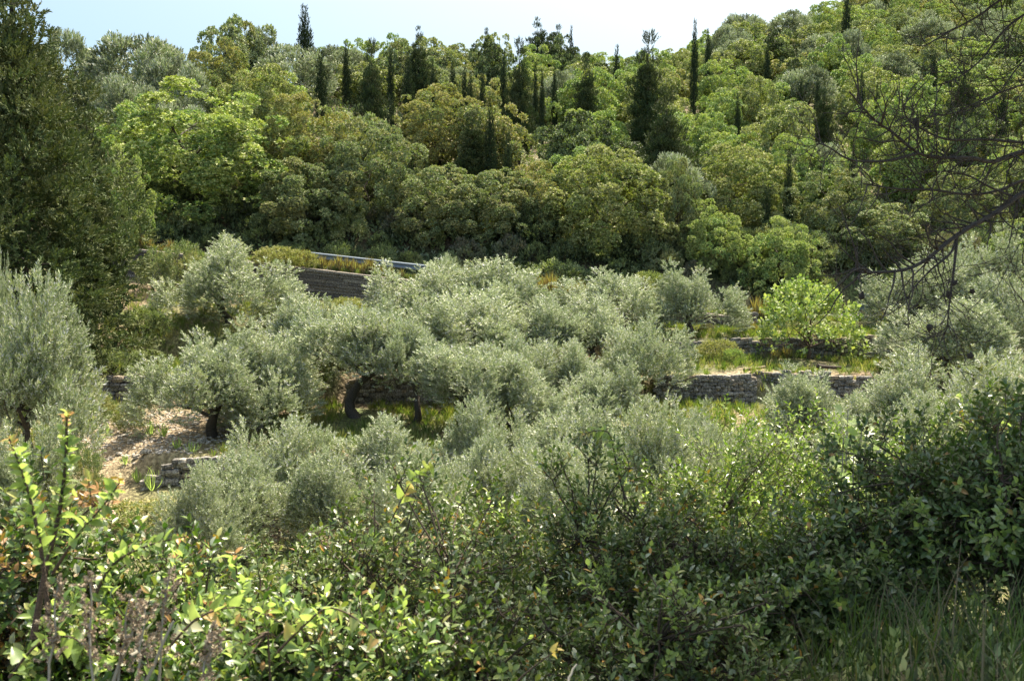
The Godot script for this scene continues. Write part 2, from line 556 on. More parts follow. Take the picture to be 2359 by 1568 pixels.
func tree(called: String, kind: String, which: int, label: String, category: String, group: String, base: Vector3, height: float, width: float, turn: float, bark: String, leaf: String) -> Node3D:
	var list: Array = kinds[kind]
	var k: Dictionary = list[which % list.size()]
	var o := thing(called, label, category, base, turn, group)
	var sy: float = height / k.top
	var sx: float = width / k.wide
	part("trunk" if not category in ["shrub", "bush"] else "stem", k.trunk, mats[bark], o).scale = Vector3(sx, sy, sx)
	part("crown" if not category in ["shrub", "bush"] else "foliage", k.crown, mats[leaf], o).scale = Vector3(sx, sy, sx)
	return o
# a tree whose crown rises to the height seen at (px, top) and is wpx wide there
func tree_at(called: String, kind: String, which: int, label: String, category: String, group: String, px: float, top: float, wpx: float, d: float, bark: String, leaf: String) -> Node3D:
	var base := on_ground(px, d, 0.08)
	var h := at(px, top, d).y - base.y
	return tree(called, kind, which, label, category, group, base, maxf(h, 0.5), wpx / FOCAL * d, rnd(0, TAU), bark, leaf)

# ---------------------------------------------------------------- planting
func plant_olives():
	rng.seed = 5
	var row := "olive trees on the terraces"
	# px, top, width, distance, label
	var list := [
		[525, 545, 275, 41.0, "wide silver-green olive tree with forked trunk below the road wall"],
		[985, 612, 240, 40.0, "silver-green olive tree standing against the dark road retaining wall"],
		[1035, 596, 120, 41.5, "slim upright olive rising in front of the roadside guard rail"],
		[1150, 598, 240, 40.0, "rounded olive tree beside the dry tawny grass of the road verge"],
		[1425, 615, 240, 40.5, "olive tree on the upper terrace just past the tawny grass tufts"],
		[1585, 598, 215, 40.0, "olive tree with exposed dark limbs beside the weathered sign post"],
		[710, 682, 240, 34.5, "olive tree in the middle row below the bush of yellow flowers"],
		[1085, 680, 280, 35.5, "dense olive in the middle row behind the thick tilting trunk"],
		[1250, 680, 220, 35.5, "dense olive in the middle row below the tawny verge grass"],
		[1370, 690, 210, 36.5, "dense olive in the middle row beside the bushy wall-end olive"],
		[1465, 725, 220, 33.0, "bushy olive tree hiding the end of the rubble terrace wall"],
		[490, 728, 310, 28.8, "leaning olive tree beside the bare stony clearing"],
		[610, 770, 270, 29.5, "olive tree behind the one leaning over the stony clearing"],
		[835, 690, 250, 30.8, "olive tree with curved dark trunk on the grassy terrace", 1],
		[945, 740, 220, 30.2, "olive tree with bowed trunk beside the short rubble wall", 1],
		[1090, 770, 240, 29.0, "olive tree with thick trunk tilting in front of the short rubble wall", 1],
		[1210, 760, 220, 31.5, "silvery lower-terrace olive before the rubble wall glimpsed between olives"],
		[1400, 850, 200, 29.0, "low silvery olive below the bushy wall-end olive"],
		[1320, 800, 190, 32.0, "narrow silvery olive between two wider ones on the lower terrace"],
		[645, 975, 250, 23.5, "pale olive tree in the hollow below the rubble wall of the clearing"],
		[890, 965, 250, 24.0, "pale olive below the bowed trunks and the short rubble wall"],
		[1120, 915, 200, 25.0, "pale olive below the thick tilting olive trunk"],
		[1130, 1000, 230, 22.0, "pale olive behind the top of the sunlit glossy shrub"],
		[1330, 905, 270, 25.0, "pale olive downhill of the rubble wall glimpsed between olives"],
		[1500, 930, 290, 21.5, "broad pale olive downhill of the tall tidy rubble wall"],
		[1320, 1010, 260, 19.5, "pale olive just behind the tall dark shaded shrub"],
		[455, 1170, 210, 19.5, "small low olive at the foot of the slope beside reddish undergrowth"],
		[760, 1060, 240, 21.5, "pale olive beside the one below the clearing wall"],
		[1000, 1040, 240, 20.0, "small pale olive behind the vine-twined sunlit shrub"],
		[1865, 848, 250, 27.0, "loose grey-green olive in front of the broken terrace wall"],
		[2075, 862, 250, 26.5, "loose grey-green olive below the dark rubble wall end"],
		[1720, 990, 230, 22.0, "grey-green olive behind the bright yellow-green near bush"],
		[1960, 940, 260, 22.5, "grey-green olive behind the large pale leaves of the young fig"],
		[2190, 690, 300, 33.5, "olive tree under the hanging pine twigs"],
		[2120, 585, 240, 42.5, "olive tree above the upper terrace under the bare pine branch"],
		[2260, 525, 220, 43.0, "tall olive tree under the bare pine branches beside the road"],
		[2310, 630, 240, 37.0, "olive tree half hidden by hanging pine twigs"],
		[2270, 820, 320, 25.5, "olive tree rising behind the dark near thicket"],
		[2140, 900, 260, 24.0, "olive tree between the young fig and the dark near thicket"],
		[60, 640, 290, 26.0, "olive tree in front of the tall dark conifer"],
		[-35, 345, 120, 27.5, "tall narrow olive cut by the frame beside the dark conifer"],
		[30, 960, 260, 20.0, "low olive in shade in front of the dark conifer"],
		[800, 735, 180, 36.0, "olive tree behind the curved dark trunk, below the road wall"],
		[575, 850, 230, 31.5, "olive tree filling the gap behind the leaning clearing olive"],
		[1180, 850, 220, 28.0, "olive tree in front of the silvery lower-terrace one"],
		[980, 690, 220, 34.0, "olive tree uphill of the bowed trunk beside the rubble wall"],
		[560, 1080, 230, 21.0, "small pale olive beside the low one at the slope foot"],
		[1615, 938, 190, 25.5, "olive just below the foot of the tall tidy rubble wall"],
		[2420, 860, 260, 27.0, "olive tree rising behind the dark near thicket"],
	]
	var n := 0
	for a in list:
		var d: float = a[3]
		var base := on_ground(a[0], d, 0.08)
		var h: float = at(a[0], a[1], d).y - base.y
		var w: float = a[2] / FOCAL * d
		tree("olive_tree", "olive_leggy" if a.size() > 5 else "olive", n, a[4], "olive tree", row, base, clampf(h * rnd(1.02, 1.14), 2.6, 7.5), w * rnd(1.08, 1.36), rnd(0, TAU), "olive_bark", "olive_leaf")
		n += 1

func plant_hill():
	rng.seed = 6
	var bank := "trees along the road bank"
	var taken := []
	var short := {
		"big rounded bright green evergreen tree above the road": "big rounded bright green tree", "golden-green evergreen tree beside the big rounded green one": "golden-green tree",
		"tall fresh green tree with broken crown above the road": "tall fresh green tree with broken crown", "round tawny gold tree in the wood above the road": "round tawny gold tree",
		"yellow-green tree standing alone above the light green fig": "lone yellow-green tree", "golden evergreen tree near the crest among grey olives": "golden tree near the crest",
		"dark bushy tree topping the crest among grey olives": "dark bushy crest tree", "large silvery olive on the crest against the sky": "large silvery crest olive",
		"tall cypress standing out on the crest against the sky": "tall crest cypress", "dark cypress just below the crest beside a grey olive": "dark cypress by the grey olive",
		"tall tapering dark conifer behind the dull green trees": "tall tapering conifer", "ragged dark conifer breaking the skyline": "ragged skyline conifer",
		"dark cypress standing low in the wood below the tawny tree": "low dark cypress", "drooping dark conifer beside the low dark cypress": "drooping conifer",
		"tall dark conifer with pointed top in mid slope": "pointed dark conifer", "spreading dark conifer standing on the crest against the sky": "spreading crest conifer",
		"small pointed conifer breaking the skyline": "small skyline conifer", "soft dark conifer among yellow-green trees on the slope": "soft dark conifer",
		"broad dark conifer with pointed top rising over the wood": "broad pointed conifer", "broad brown-green conifer below the pointed one": "broad brown-green conifer",
		"very slim tall cypress near the crest": "very slim cypress", "dark cypress on the high crest, its tip cut off": "high crest cypress",
		"slender twin cypress above the terraces, the taller one": "taller twin cypress", "cypress behind the tips of the bare pine branches": "cypress behind pine tips",
		"loose dark conifer behind the bare pine branch tips": "loose dark conifer", "dark conifer seen through the bare pine branches": "conifer behind the pine boughs",
		"thin cypress on the crest beside two dark conifers": "thin crest cypress", "grey olive on the slope beside a slim cypress": "grey olive by the slim cypress"}
	# called, kind, which, px, top, width, distance, label
	var list := [
		["oak_tree", "oak_bright", 0, 470, 180, 400, 55.0, "big rounded bright green evergreen tree above the road", "tree", bank],
		["oak_tree", "oak_gold", 0, 715, 205, 230, 58.0, "golden-green evergreen tree beside the big rounded green one", "tree", bank],
		["oak_tree", "oak_dull", 0, 855, 270, 240, 55.5, "tall dull olive-green tree on the bank above the guard rail", "tree", bank],
		["oak_tree", "oak_dull", 1, 700, 360, 220, 53.8, "dull green bushy tree with tawny tips above the guard rail", "tree", bank],
		["oak_tree", "oak_dull", 1, 1010, 375, 230, 54.2, "greyish green bushy tree beside the tall dull one above the guard rail", "tree", bank],
		["oak_tree", "oak_dull", 0, 1140, 385, 220, 54.6, "greyish green bushy tree beside the tawny-tipped one", "tree", bank],
		["oak_tree", "oak_gold", 0, 1245, 365, 170, 55.4, "tawny-tipped evergreen tree in the row above the road", "tree", bank],
		["oak_tree", "oak_fresh", 0, 1400, 335, 280, 54.0, "tall fresh green tree with broken crown above the road", "tree", bank],
		["oak_tree", "oak_dull", 0, 1555, 360, 130, 54.2, "narrow brownish green tree in the row above the road", "tree", bank],
		["oak_tree", "oak_bright", 0, 1635, 455, 150, 53.0, "small yellow-green tree above the road behind the terraces", "tree", bank],
		["oak_tree", "oak_bright", 0, 1795, 495, 170, 51.5, "yellow-green tree standing alone above the light green fig", "tree", bank],
		["oak_tree", "oak_dull", 1, 1910, 380, 220, 55.5, "greyish green evergreen tree near the slender twin cypresses", "tree", bank],
		["oak_tree", "oak_dull", 0, 2010, 465, 250, 54.0, "dull green tree behind the bare pine branches", "tree", bank],
		["oak_tree", "oak_fresh", 0, 1700, 330, 230, 58.0, "fresh green evergreen tree in the row above the road", "tree", bank],
		["oak_tree", "oak_bright", 0, 2360, 500, 180, 50.0, "bright yellow-green tree cut by the frame beside pine branches", "tree", bank],
		["oak_tree", "oak_bright", 0, 290, 330, 120, 47.5, "yellow-green tree peeping out behind the tall dark conifer", "tree", bank],
		["oak_tree", "oak_gold", 0, 1010, 185, 200, 67.0, "round tawny gold tree in the wood above the road", "tree", bank],
		["oak_tree", "oak_dull", 1, 2200, 380, 220, 56.0, "dull green tree behind the thickest hanging pine bough", "tree", bank],
		["oak_tree", "oak_fresh", 0, 620, 150, 200, 66.0, "dark fresh green tree behind the big rounded one", "tree", bank],
		["oak_tree", "oak_gold", 0, 520, 85, 170, 76.0, "golden evergreen tree near the crest among grey olives", "tree", bank],
		["oak_tree", "far_dull", 0, 560, 28, 180, 88.0, "dark bushy tree topping the crest among grey olives", "tree", bank],
		["olive_tree", "far_olive", 0, 345, 66, 240, 74.0, "large silvery olive on the crest against the sky", "olive tree", "olive trees up the slope"],
		["olive_tree", "far_olive", 1, 185, 62, 170, 76.0, "silvery olive on the crest beside the tall dark conifer", "olive tree", "olive trees up the slope"],
		["olive_tree", "far_olive", 2, 300, 170, 170, 64.0, "silvery olive low on the slope between tall conifer and big green tree", "olive tree", "olive trees up the slope"],
		["olive_tree", "far_olive", 0, 420, 120, 160, 70.0, "silvery olive on the slope behind the big green tree", "olive tree", "olive trees up the slope"],
		["olive_tree", "far_olive", 1, 690, 95, 190, 82.0, "grey olive on the slope beside a slim cypress", "olive tree", "olive trees up the slope"],
		["olive_tree", "far_olive", 2, 600, 55, 120, 90.0, "grey olive near the crest among evergreen trees", "olive tree", "olive trees up the slope"],
		["olive_tree", "far_olive", 0, 1700, 25, 120, 128.0, "grey olive on the high crest among evergreen trees", "olive tree", "olive trees up the slope"],
		["olive_tree", "far_olive", 1, 1800, 20, 130, 130.0, "grey olive on the high crest among evergreen trees", "olive tree", "olive trees up the slope"],
		["olive_tree", "far_olive", 2, 1880, 75, 130, 115.0, "grey olive on the high crest among evergreen trees", "olive tree", "olive trees up the slope"],
		["olive_tree", "far_olive", 0, 1965, 110, 140, 110.0, "grey olive on the high slope among evergreen trees", "olive tree", "olive trees up the slope"],
		["cypress_tree", "cypress", 0, 713, 5, 46, 92.0, "tall cypress standing out on the crest against the sky", "cypress", "slender cypresses in the wood"],
		["cypress_tree", "cypress", 1, 748, 112, 34, 76.0, "dark cypress just below the crest beside a grey olive", "cypress", "slender cypresses in the wood"],
		["conifer_tree", "conifer", 0, 862, 82, 92, 68.0, "tall tapering dark conifer behind the dull green trees", "conifer", "dark conifers in the wood"],
		["conifer_tree", "conifer", 1, 968, 56, 80, 84.0, "ragged dark conifer breaking the skyline", "conifer", "dark conifers in the wood"],
		["cypress_tree", "cypress", 0, 945, 125, 34, 76.0, "slender cypress in front of the ragged dark conifer", "cypress", "slender cypresses in the wood"],
		["cypress_tree", "cypress", 1, 805, 98, 24, 84.0, "thin cypress between a grey olive and a tapering conifer", "cypress", "slender cypresses in the wood"],
		["cypress_tree", "cypress", 0, 1045, 138, 26, 78.0, "slim dark cypress beside the tawny gold tree", "cypress", "slender cypresses in the wood"],
		["cypress_tree", "cypress", 1, 1072, 148, 24, 76.0, "slim dark cypress beside the tawny gold tree", "cypress", "slender cypresses in the wood"],
		["cypress_tree", "cypress", 0, 1085, 160, 22, 74.0, "slim dark cypress beside the tawny gold tree", "cypress", "slender cypresses in the wood"],
		["cypress_tree", "cypress", 1, 1112, 150, 20, 76.0, "slim dark cypress beside the tawny gold tree", "cypress", "slender cypresses in the wood"],
		["cypress_tree", "cypress", 0, 1130, 236, 36, 62.0, "dark cypress standing low in the wood below the tawny tree", "cypress", "slender cypresses in the wood"],
		["conifer_tree", "conifer", 2, 1090, 250, 110, 62.5, "drooping dark conifer beside the low dark cypress", "conifer", "dark conifers in the wood"],
		["conifer_tree", "conifer", 0, 1195, 80, 100, 70.0, "tall dark conifer with pointed top in mid slope", "conifer", "dark conifers in the wood"],
		["cypress_tree", "cypress", 1, 1232, 140, 16, 78.0, "thin cypress beside the pointed dark conifer", "cypress", "slender cypresses in the wood"],
		["cypress_tree", "cypress", 0, 1247, 155, 16, 77.0, "thin cypress beside the pointed dark conifer", "cypress", "slender cypresses in the wood"],
		["conifer_tree", "conifer", 1, 1237, 36, 80, 108.0, "spreading dark conifer standing on the crest against the sky", "conifer", "dark conifers in the wood"],
		["conifer_tree", "conifer", 2, 1282, 54, 50, 110.0, "small dark conifer beside the spreading one on the crest", "conifer", "dark conifers in the wood"],
		["cypress_tree", "cypress", 1, 1312, 56, 14, 108.0, "thin cypress on the crest beside two dark conifers", "cypress", "slender cypresses in the wood"],
		["conifer_tree", "conifer", 0, 1122, 60, 40, 106.0, "small pointed conifer breaking the skyline", "conifer", "dark conifers in the wood"],
		["conifer_tree", "conifer", 1, 1345, 118, 80, 78.0, "soft dark conifer among yellow-green trees on the slope", "conifer", "dark conifers in the wood"],
		["conifer_tree", "conifer", 2, 1485, 66, 130, 72.0, "broad dark conifer with pointed top rising over the wood", "conifer", "dark conifers in the wood"],
		["conifer_tree", "conifer", 0, 1530, 190, 160, 62.0, "broad brown-green conifer below the pointed one", "conifer", "dark conifers in the wood"],
		["cypress_tree", "cypress", 0, 1590, 38, 22, 88.0, "very slim tall cypress near the crest", "cypress", "slender cypresses in the wood"],
		["cypress_tree", "cypress", 1, 1930, -30, 26, 118.0, "dark cypress on the high crest, its tip cut off", "cypress", "slender cypresses in the wood"],
		["cypress_tree", "cypress", 0, 1810, 345, 28, 55.5, "slender twin cypress above the terraces, the taller one", "cypress", "slender cypresses in the wood"],
		["cypress_tree", "cypress", 1, 1762, 425, 30, 55.0, "slender twin cypress above the terraces, the shorter one", "cypress", "slender cypresses in the wood"],
		["cypress_tree", "cypress", 0, 1955, 330, 34, 56.5, "cypress behind the tips of the bare pine branches", "cypress", "slender cypresses in the wood"],
		["cypress_tree", "cypress", 1, 1832, 175, 22, 84.0, "thin cypress lost among bright trees high on the slope", "cypress", "slender cypresses in the wood"],
		["cypress_tree", "cypress", 0, 1970, 160, 22, 80.0, "thin cypress lost among bright trees high on the slope", "cypress", "slender cypresses in the wood"],
		["conifer_tree", "conifer", 1, 1885, 185, 80, 72.0, "loose dark conifer behind the bare pine branch tips", "conifer", "dark conifers in the wood"],
		["conifer_tree", "conifer", 2, 2200, 130, 110, 74.0, "dark conifer seen through the bare pine branches", "conifer", "dark conifers in the wood"],
		["cypress_tree", "cypress", 1, 1207, 455, 40, 53.0, "dark cypress low on the bank above the road", "cypress", "slender cypresses in the wood"],
		["conifer_tree", "conifer", 0, 215, 158, 170, 38.0, "dark brown-green conifer beside the tallest conifer", "conifer", "dark conifers in the wood"],
	]
	var marks := []
	for q in [[905, 108, 20, 84], [1000, 132, 18, 80], [1160, 112, 22, 82], [1275, 150, 16, 80], [1620, 62, 20, 98], [1415, 100, 24, 90], [1870, 168, 18, 82], [2005, 190, 20, 78], [1755, 92, 18, 100], [2130, 110, 24, 92], [2290, 190, 30, 76], [905, 215, 28, 66], [1170, 300, 30, 58], [1440, 520, 50, 52.5], [1690, 210, 18, 76]]:
		list.append(["cypress_tree", "cypress", int(q[0]) % 2, q[0], q[1], q[2], float(q[3]), "narrow dark cypress spire among the rounded trees of the wood", "cypress", "slender cypresses in the wood"])
	for a in list:
		var base := on_ground(a[3], a[6], 0.1)
		if a[7].begins_with("narrow dark cypress"): a[7] = describe("narrow cypress spire", 0.0, 5.5, base.x, a[6], marks)
		if short.has(a[7]): marks.append([Vector2(base.x, a[6]), short[a[7]]])
		var cone: bool = a[1] in ["conifer", "cypress"]
		tree_at(a[0], a[1], a[2], a[7], a[8], a[9], a[3], a[4], a[5] * ((1.0 if a[1] == "conifer" else 1.15) if cone else 1.12), a[6], "wood_bark", "cone_leaf" if cone else ("olive_leaf" if a[1] == "far_olive" else "oak_leaf"))
		taken.append([Vector2(base.x, a[6]), 1.2 if cone else a[5] / FOCAL * a[6] * 0.42, cone, a[5] / FOCAL * a[6] * 0.5])
	# the rest of the wood
	var tone := FastNoiseLite.new()
	tone.seed = 4
	tone.frequency = 0.045
	var words := {
		"far_bright": "yellow-green evergreen",
		"far_fresh": "fresh green evergreen",
		"far_dull": "dull olive-green tree",
		"far_gold": "tawny-tipped evergreen",
		"far_dark": "dark green evergreen",
		"far_olive": "silvery grey olive"}
	var d := 58.0
	var n := 0
	while d < 225.0:
		var step := 4.1 + (d - 58.0) * 0.02
		var x := -0.55 * d - 3.0
		while x < 0.56 * d + 3.0:
			var xx := x + rnd(-0.3, 0.3) * step
			var dd := d + rnd(-0.32, 0.32) * step
			x += step
			var crest := table([[-0.6, 82], [-0.3, 85], [-0.1, 104], [0.05, 112], [0.18, 118], [0.3, 150], [0.45, 215], [0.7, 240]], xx / dd)
			if dd > crest + 4.0: continue
			var blocked := false
			for q in taken:
				if q[0].distance_to(Vector2(xx, dd)) < q[1] + 1.3: blocked = true
				if q[2] and dd < q[0].y and dd > q[0].y - 4.0 and absf(xx / dd - q[0].x / q[0].y) * dd < q[3] + 1.4: blocked = true
			if blocked: continue
			var v := tone.get_noise_2d(xx, dd) + rnd(-0.28, 0.28)
			var kind := "far_bright"
			if v < -0.34: kind = "far_dull"
			elif v < -0.2: kind = "far_fresh"
			elif v < 0.0: kind = "far_bright"
			elif v < 0.12: kind = "far_fresh"
			elif v < 0.26: kind = "far_gold"
			elif v < 0.36: kind = "far_bright"
			else: kind = "far_dark"
			if rng.randf() < 0.07 or (xx / dd < -0.25 and rng.randf() < 0.35) or (dd > 105.0 and rng.randf() < 0.2): kind = "far_olive"
			var w := step * rnd(0.95, 1.5)
			var h := rnd(3.3, 6.0) * (0.9 + step * 0.02)
			tree("olive_tree" if kind == "far_olive" else "oak_tree", kind, rng.randi() % 3, describe(words[kind], w, h, xx, dd, marks), "olive tree" if kind == "far_olive" else "tree", "olive trees up the slope" if kind == "far_olive" else "trees of the wood on the slope", Vector3(xx, terrain(xx, dd) - 0.1, -dd), h, w, rnd(0, TAU), "wood_bark", "olive_leaf" if kind == "far_olive" else "oak_leaf")
			n += 1
		d += step * 0.92
	print("scattered trees ", n)

# what a tree of the wood looks like and which marked tree it grows next to
func describe(what: String, w: float, h: float, x: float, d: float, marks: Array) -> String:
	var best: Array = marks[0]
	for m in marks:
		if m[0].distance_to(Vector2(x, d)) < best[0].distance_to(Vector2(x, d)): best = m
	var off: Vector2 = Vector2(x, d) - best[0]
	var size := "broad" if w > h * 1.5 else ("tall" if h > 5.2 else ("low" if h < 4.4 else "rounded"))
	var far := off.length()
	var how := "close to" if far < 4.5 else ("uphill of" if off.y > absf(off.x) * 0.8 else ("downhill of" if -off.y > absf(off.x) * 0.8 else "level with"))
	return "%s %s %s the %s%s" % [size, what, how, best[1], "" if far < 11.0 else ", farther off"]

func plant_left_conifer():
	rng.seed = 17
	var s := sprig_set(7, 15, 0.34, 0.13, 0.05, 0.25, 0.95)
	var tn := tint_set(7, 15, BROWNISH)
	var base := on_ground(40, 35.0, 0.1)
	var c := []
	var rad := [[0, 3.3], [3, 3.9], [5.4, 3.5], [8.5, 2.5], [10, 2.0], [11.7, 1.0], [13.5, 0.55], [15.2, 0.1]]
	for t in 30:
		var y := lerpf(0.4, 15.2, t / 29.0)
		var rr := table(rad, y)
		var n := maxi(3, int(rr * 3.9))
		for k in n:
			var a := k * TAU / n + t * 0.77 + rnd(-0.3, 0.3)
			var reach := rr * rnd(0.5, 1.28)
			c.append([Vector3(cos(a) * reach, y - 0.05 * reach + rnd(-0.15, 0.15), sin(a) * reach), rnd(0.3, 0.6), 0.55])
			c.append([Vector3(cos(a) * (reach + 0.35), y - 0.1 * reach - 0.15, sin(a) * (reach + 0.35)), rnd(0.18, 0.3), 0.7])
			if rr > 1.0: c.append([Vector3(cos(a) * reach * 0.55, y + rnd(-0.3, 0.3), sin(a) * reach * 0.55), rnd(0.5, 0.75), 0.9])
	var g := Geo.new()
	tube(g, bent(Vector3(0, -0.4, 0), Vector3(0.2, 14.8, 0), 10, 0.1), taper(0.42, 0.05, 10), 9, 0.08)
	for k in 40:
		var q: Array = c[k * c.size() / 40]
		var to: Vector3 = q[0]
		tube(g, bent(Vector3(0.05, to.y * 0.96, 0), to, 4, 0.1), taper(0.08, 0.02, 4), 5)
	var o := thing("conifer_tree", "very tall broad brownish green conifer beside the silvery olives", "conifer", base, 0.0)
	part("trunk", g.mesh(), mats.wood_bark, o)
	part("crown", crown(c, s, tn, 82.0, 0.1, 0.8, 1.3, 0.45, Vector3(0, 3, 0)), mats.cone_leaf, o)

func by_road(x: float) -> String:
	for m in [[-19.5, "behind the tall conifer"], [-14.5, "under the big rounded green tree"], [-10.5, "under the tawny-tipped dull tree"], [-6.5, "above the open stretch of guard rail"], [-2.0, "under the greyish bushy trees"], [2.5, "beside the tawny verge grass"], [7.5, "under the tall fresh green tree"], [11.5, "under the small yellow-green tree"], [15.0, "beside the lone yellow-green tree"], [19.0, "beside the bare earth scar"]]:
		if x < m[0]: return m[1]
	return "behind the hanging pine boughs"
func plant_shrubs():
	rng.seed = 23
	var bank := "shrubs on the shaded road bank"
	var words := {"shrub_dull": "dull green shrub %s the bank ", "shrub_dark": "dark green shrub %s the bank ", "shrub_grey": "greyish brown shrub %s the bank ", "shrub_fresh": "fresh green shrub %s the bank "}
	var x := -24.0
	while x < 26.0:
		for lane in 4:
			var xx := x + rnd(-0.6, 0.6)
			var dd := road_d(xx) + 6.0 + lane * 1.2 + rnd(-0.4, 0.4)
			if xx > 17.0 and xx < 19.5 and lane < 2: continue
			if xx > 11.5 and xx < 13.0 and lane < 1: continue
			var kind: String = ["shrub_dull", "shrub_dark", "shrub_dark", "shrub_grey", "shrub_fresh", "shrub_dark"][rng.randi() % 6]
			var h := rnd(0.8, 1.7) + lane * 0.35
			tree("shrub", kind, 0, words[kind] % ["at the foot of", "part way up", "part way up", "at the top of"][lane] + by_road(xx), "shrub", bank, Vector3(xx, terrain(xx, dd) - 0.1, -dd), h, h * rnd(1.1, 1.6), rnd(0, TAU), "wood_bark", "oak_leaf")
		x += rnd(1.35, 1.9)
	var list := [
		["shrub_yellow", 690, 570, 110, 46.9, "yellow-flowered bush beside the guard rail end"],
		["shrub_yellow", 635, 562, 120, 47.0, "yellow-flowered bush behind the wide olive tree"],
		["shrub_dull", 430, 545, 130, 45.2, "dull yellow-green bush on top of the road wall"],
		["shrub_dull", 355, 562, 90, 45.0, "small grey-green bush on top of the road wall"],
		["shrub_yellow", 800, 680, 130, 42.0, "yellow-flowered bush at the foot of the road wall"],
		["shrub_yellow", 1655, 775, 120, 36.8, "yellow leafy bush in front of the upper terrace wall"],
		["shrub_bright", 1690, 800, 70, 36.2, "small yellow-green bush beside the yellow leafy one"],
		["shrub_fresh", 285, 925, 80, 29.5, "round grey-green bush growing on the stony clearing"],
		["shrub_dull", 205, 880, 110, 30.5, "loose grey-green bush at the edge of the stony clearing"],
		["shrub_dark", 250, 800, 130, 33.6, "dark green bush under the tall brownish conifer"],
		["shrub_dark", 330, 800, 110, 35.5, "dark bush in the gap between conifer and olives"],
		["shrub_dark", 330, 700, 130, 39.0, "dark bush in the gap between conifer and olives"],
		["shrub_gold", 330, 1140, 260, 22.8, "low reddish brown bush below the rubble wall"],
		["shrub_gold", 455, 1150, 160, 23.2, "low reddish brown bush below the rubble wall"],
		["shrub_dull", 160, 1010, 130, 24.0, "grey-green bush at the shaded edge of the clearing"],
		["shrub_fresh", 60, 1060, 170, 20.5, "fresh green bush below the shaded clearing edge"],
		["shrub_grey", 1630, 770, 60, 41.5, "small grey bush at the foot of the upper road wall"],
		["shrub_dull", 2110, 705, 120, 42.5, "dull green bush on the verge under pine twigs"],
		["shrub_fresh", 1480, 620, 140, 47.5, "fresh green bush on the verge behind the olives"],
		["shrub_dull", 1900, 735, 110, 43.9, "dull green bush on the verge behind the light green fig"],
		["shrub_grey", 1990, 745, 110, 43.6, "greyish bush on the verge behind the light green fig"],
		["shrub_dull", 1800, 728, 90, 44.0, "small dull green bush on the verge beside the stake"],
		["shrub_fresh", 2070, 750, 90, 43.4, "fresh green bush on the verge below the earth scar"],
		["shrub_dark", 1280, 590, 200, 50.8, "wide dark bush at the foot of the bank"],
	]
	for a in list:
		tree_at("shrub", a[0], 0, a[5], "shrub", "shrubs about the terraces", a[1], a[2], a[3], a[4], "wood_bark", "oak_leaf")

# ---------------------------------------------------------------- stone, wood and metal
var stones := []
func make_stones():
	rng.seed = 31
	for k in 7:
		var g := Geo.new()
		var index := {}
		for x in [-1, 0, 1]:
			for y in [-1, 0, 1]:
				for z in [-1, 0, 1]:
					if x == 0 and y == 0 and z == 0: continue
					var p := Vector3(x, y, z)
					var q := p.lerp(p.normalized() * 1.15, rnd(0.4, 0.75)) * 0.5 + Vector3(rnd(-1, 1), rnd(-1, 1), rnd(-1, 1)) * 0.06
					index[Vector3i(x, y, z)] = g.v.size()
					g.v.append(q)
		for ax in 3:
			for s in [-1, 1]:
				for a in [-1, 0]:
					for b in [-1, 0]:
						var ids := []
						for o in [[0, 0], [1, 0], [1, 1], [0, 1]]:
							var w := [0, 0, 0]
							w[ax] = s
							w[(ax + 1) % 3] = a + o[0]
							w[(ax + 2) % 3] = b + o[1]
							ids.append(index[Vector3i(w[0], w[1], w[2])])
						if s > 0: g.i.append_array([ids[0], ids[2], ids[1], ids[0], ids[3], ids[2]])
						else: g.i.append_array([ids[0], ids[1], ids[2], ids[0], ids[2], ids[3]])
		stones.append(g.mesh())
func pick_stone_mat() -> Material:
	return mats[["stone_grey", "stone_grey", "stone_pale", "stone_dark", "stone_grey", "stone_dark", "stone_tan"][rng.randi() % 7]]
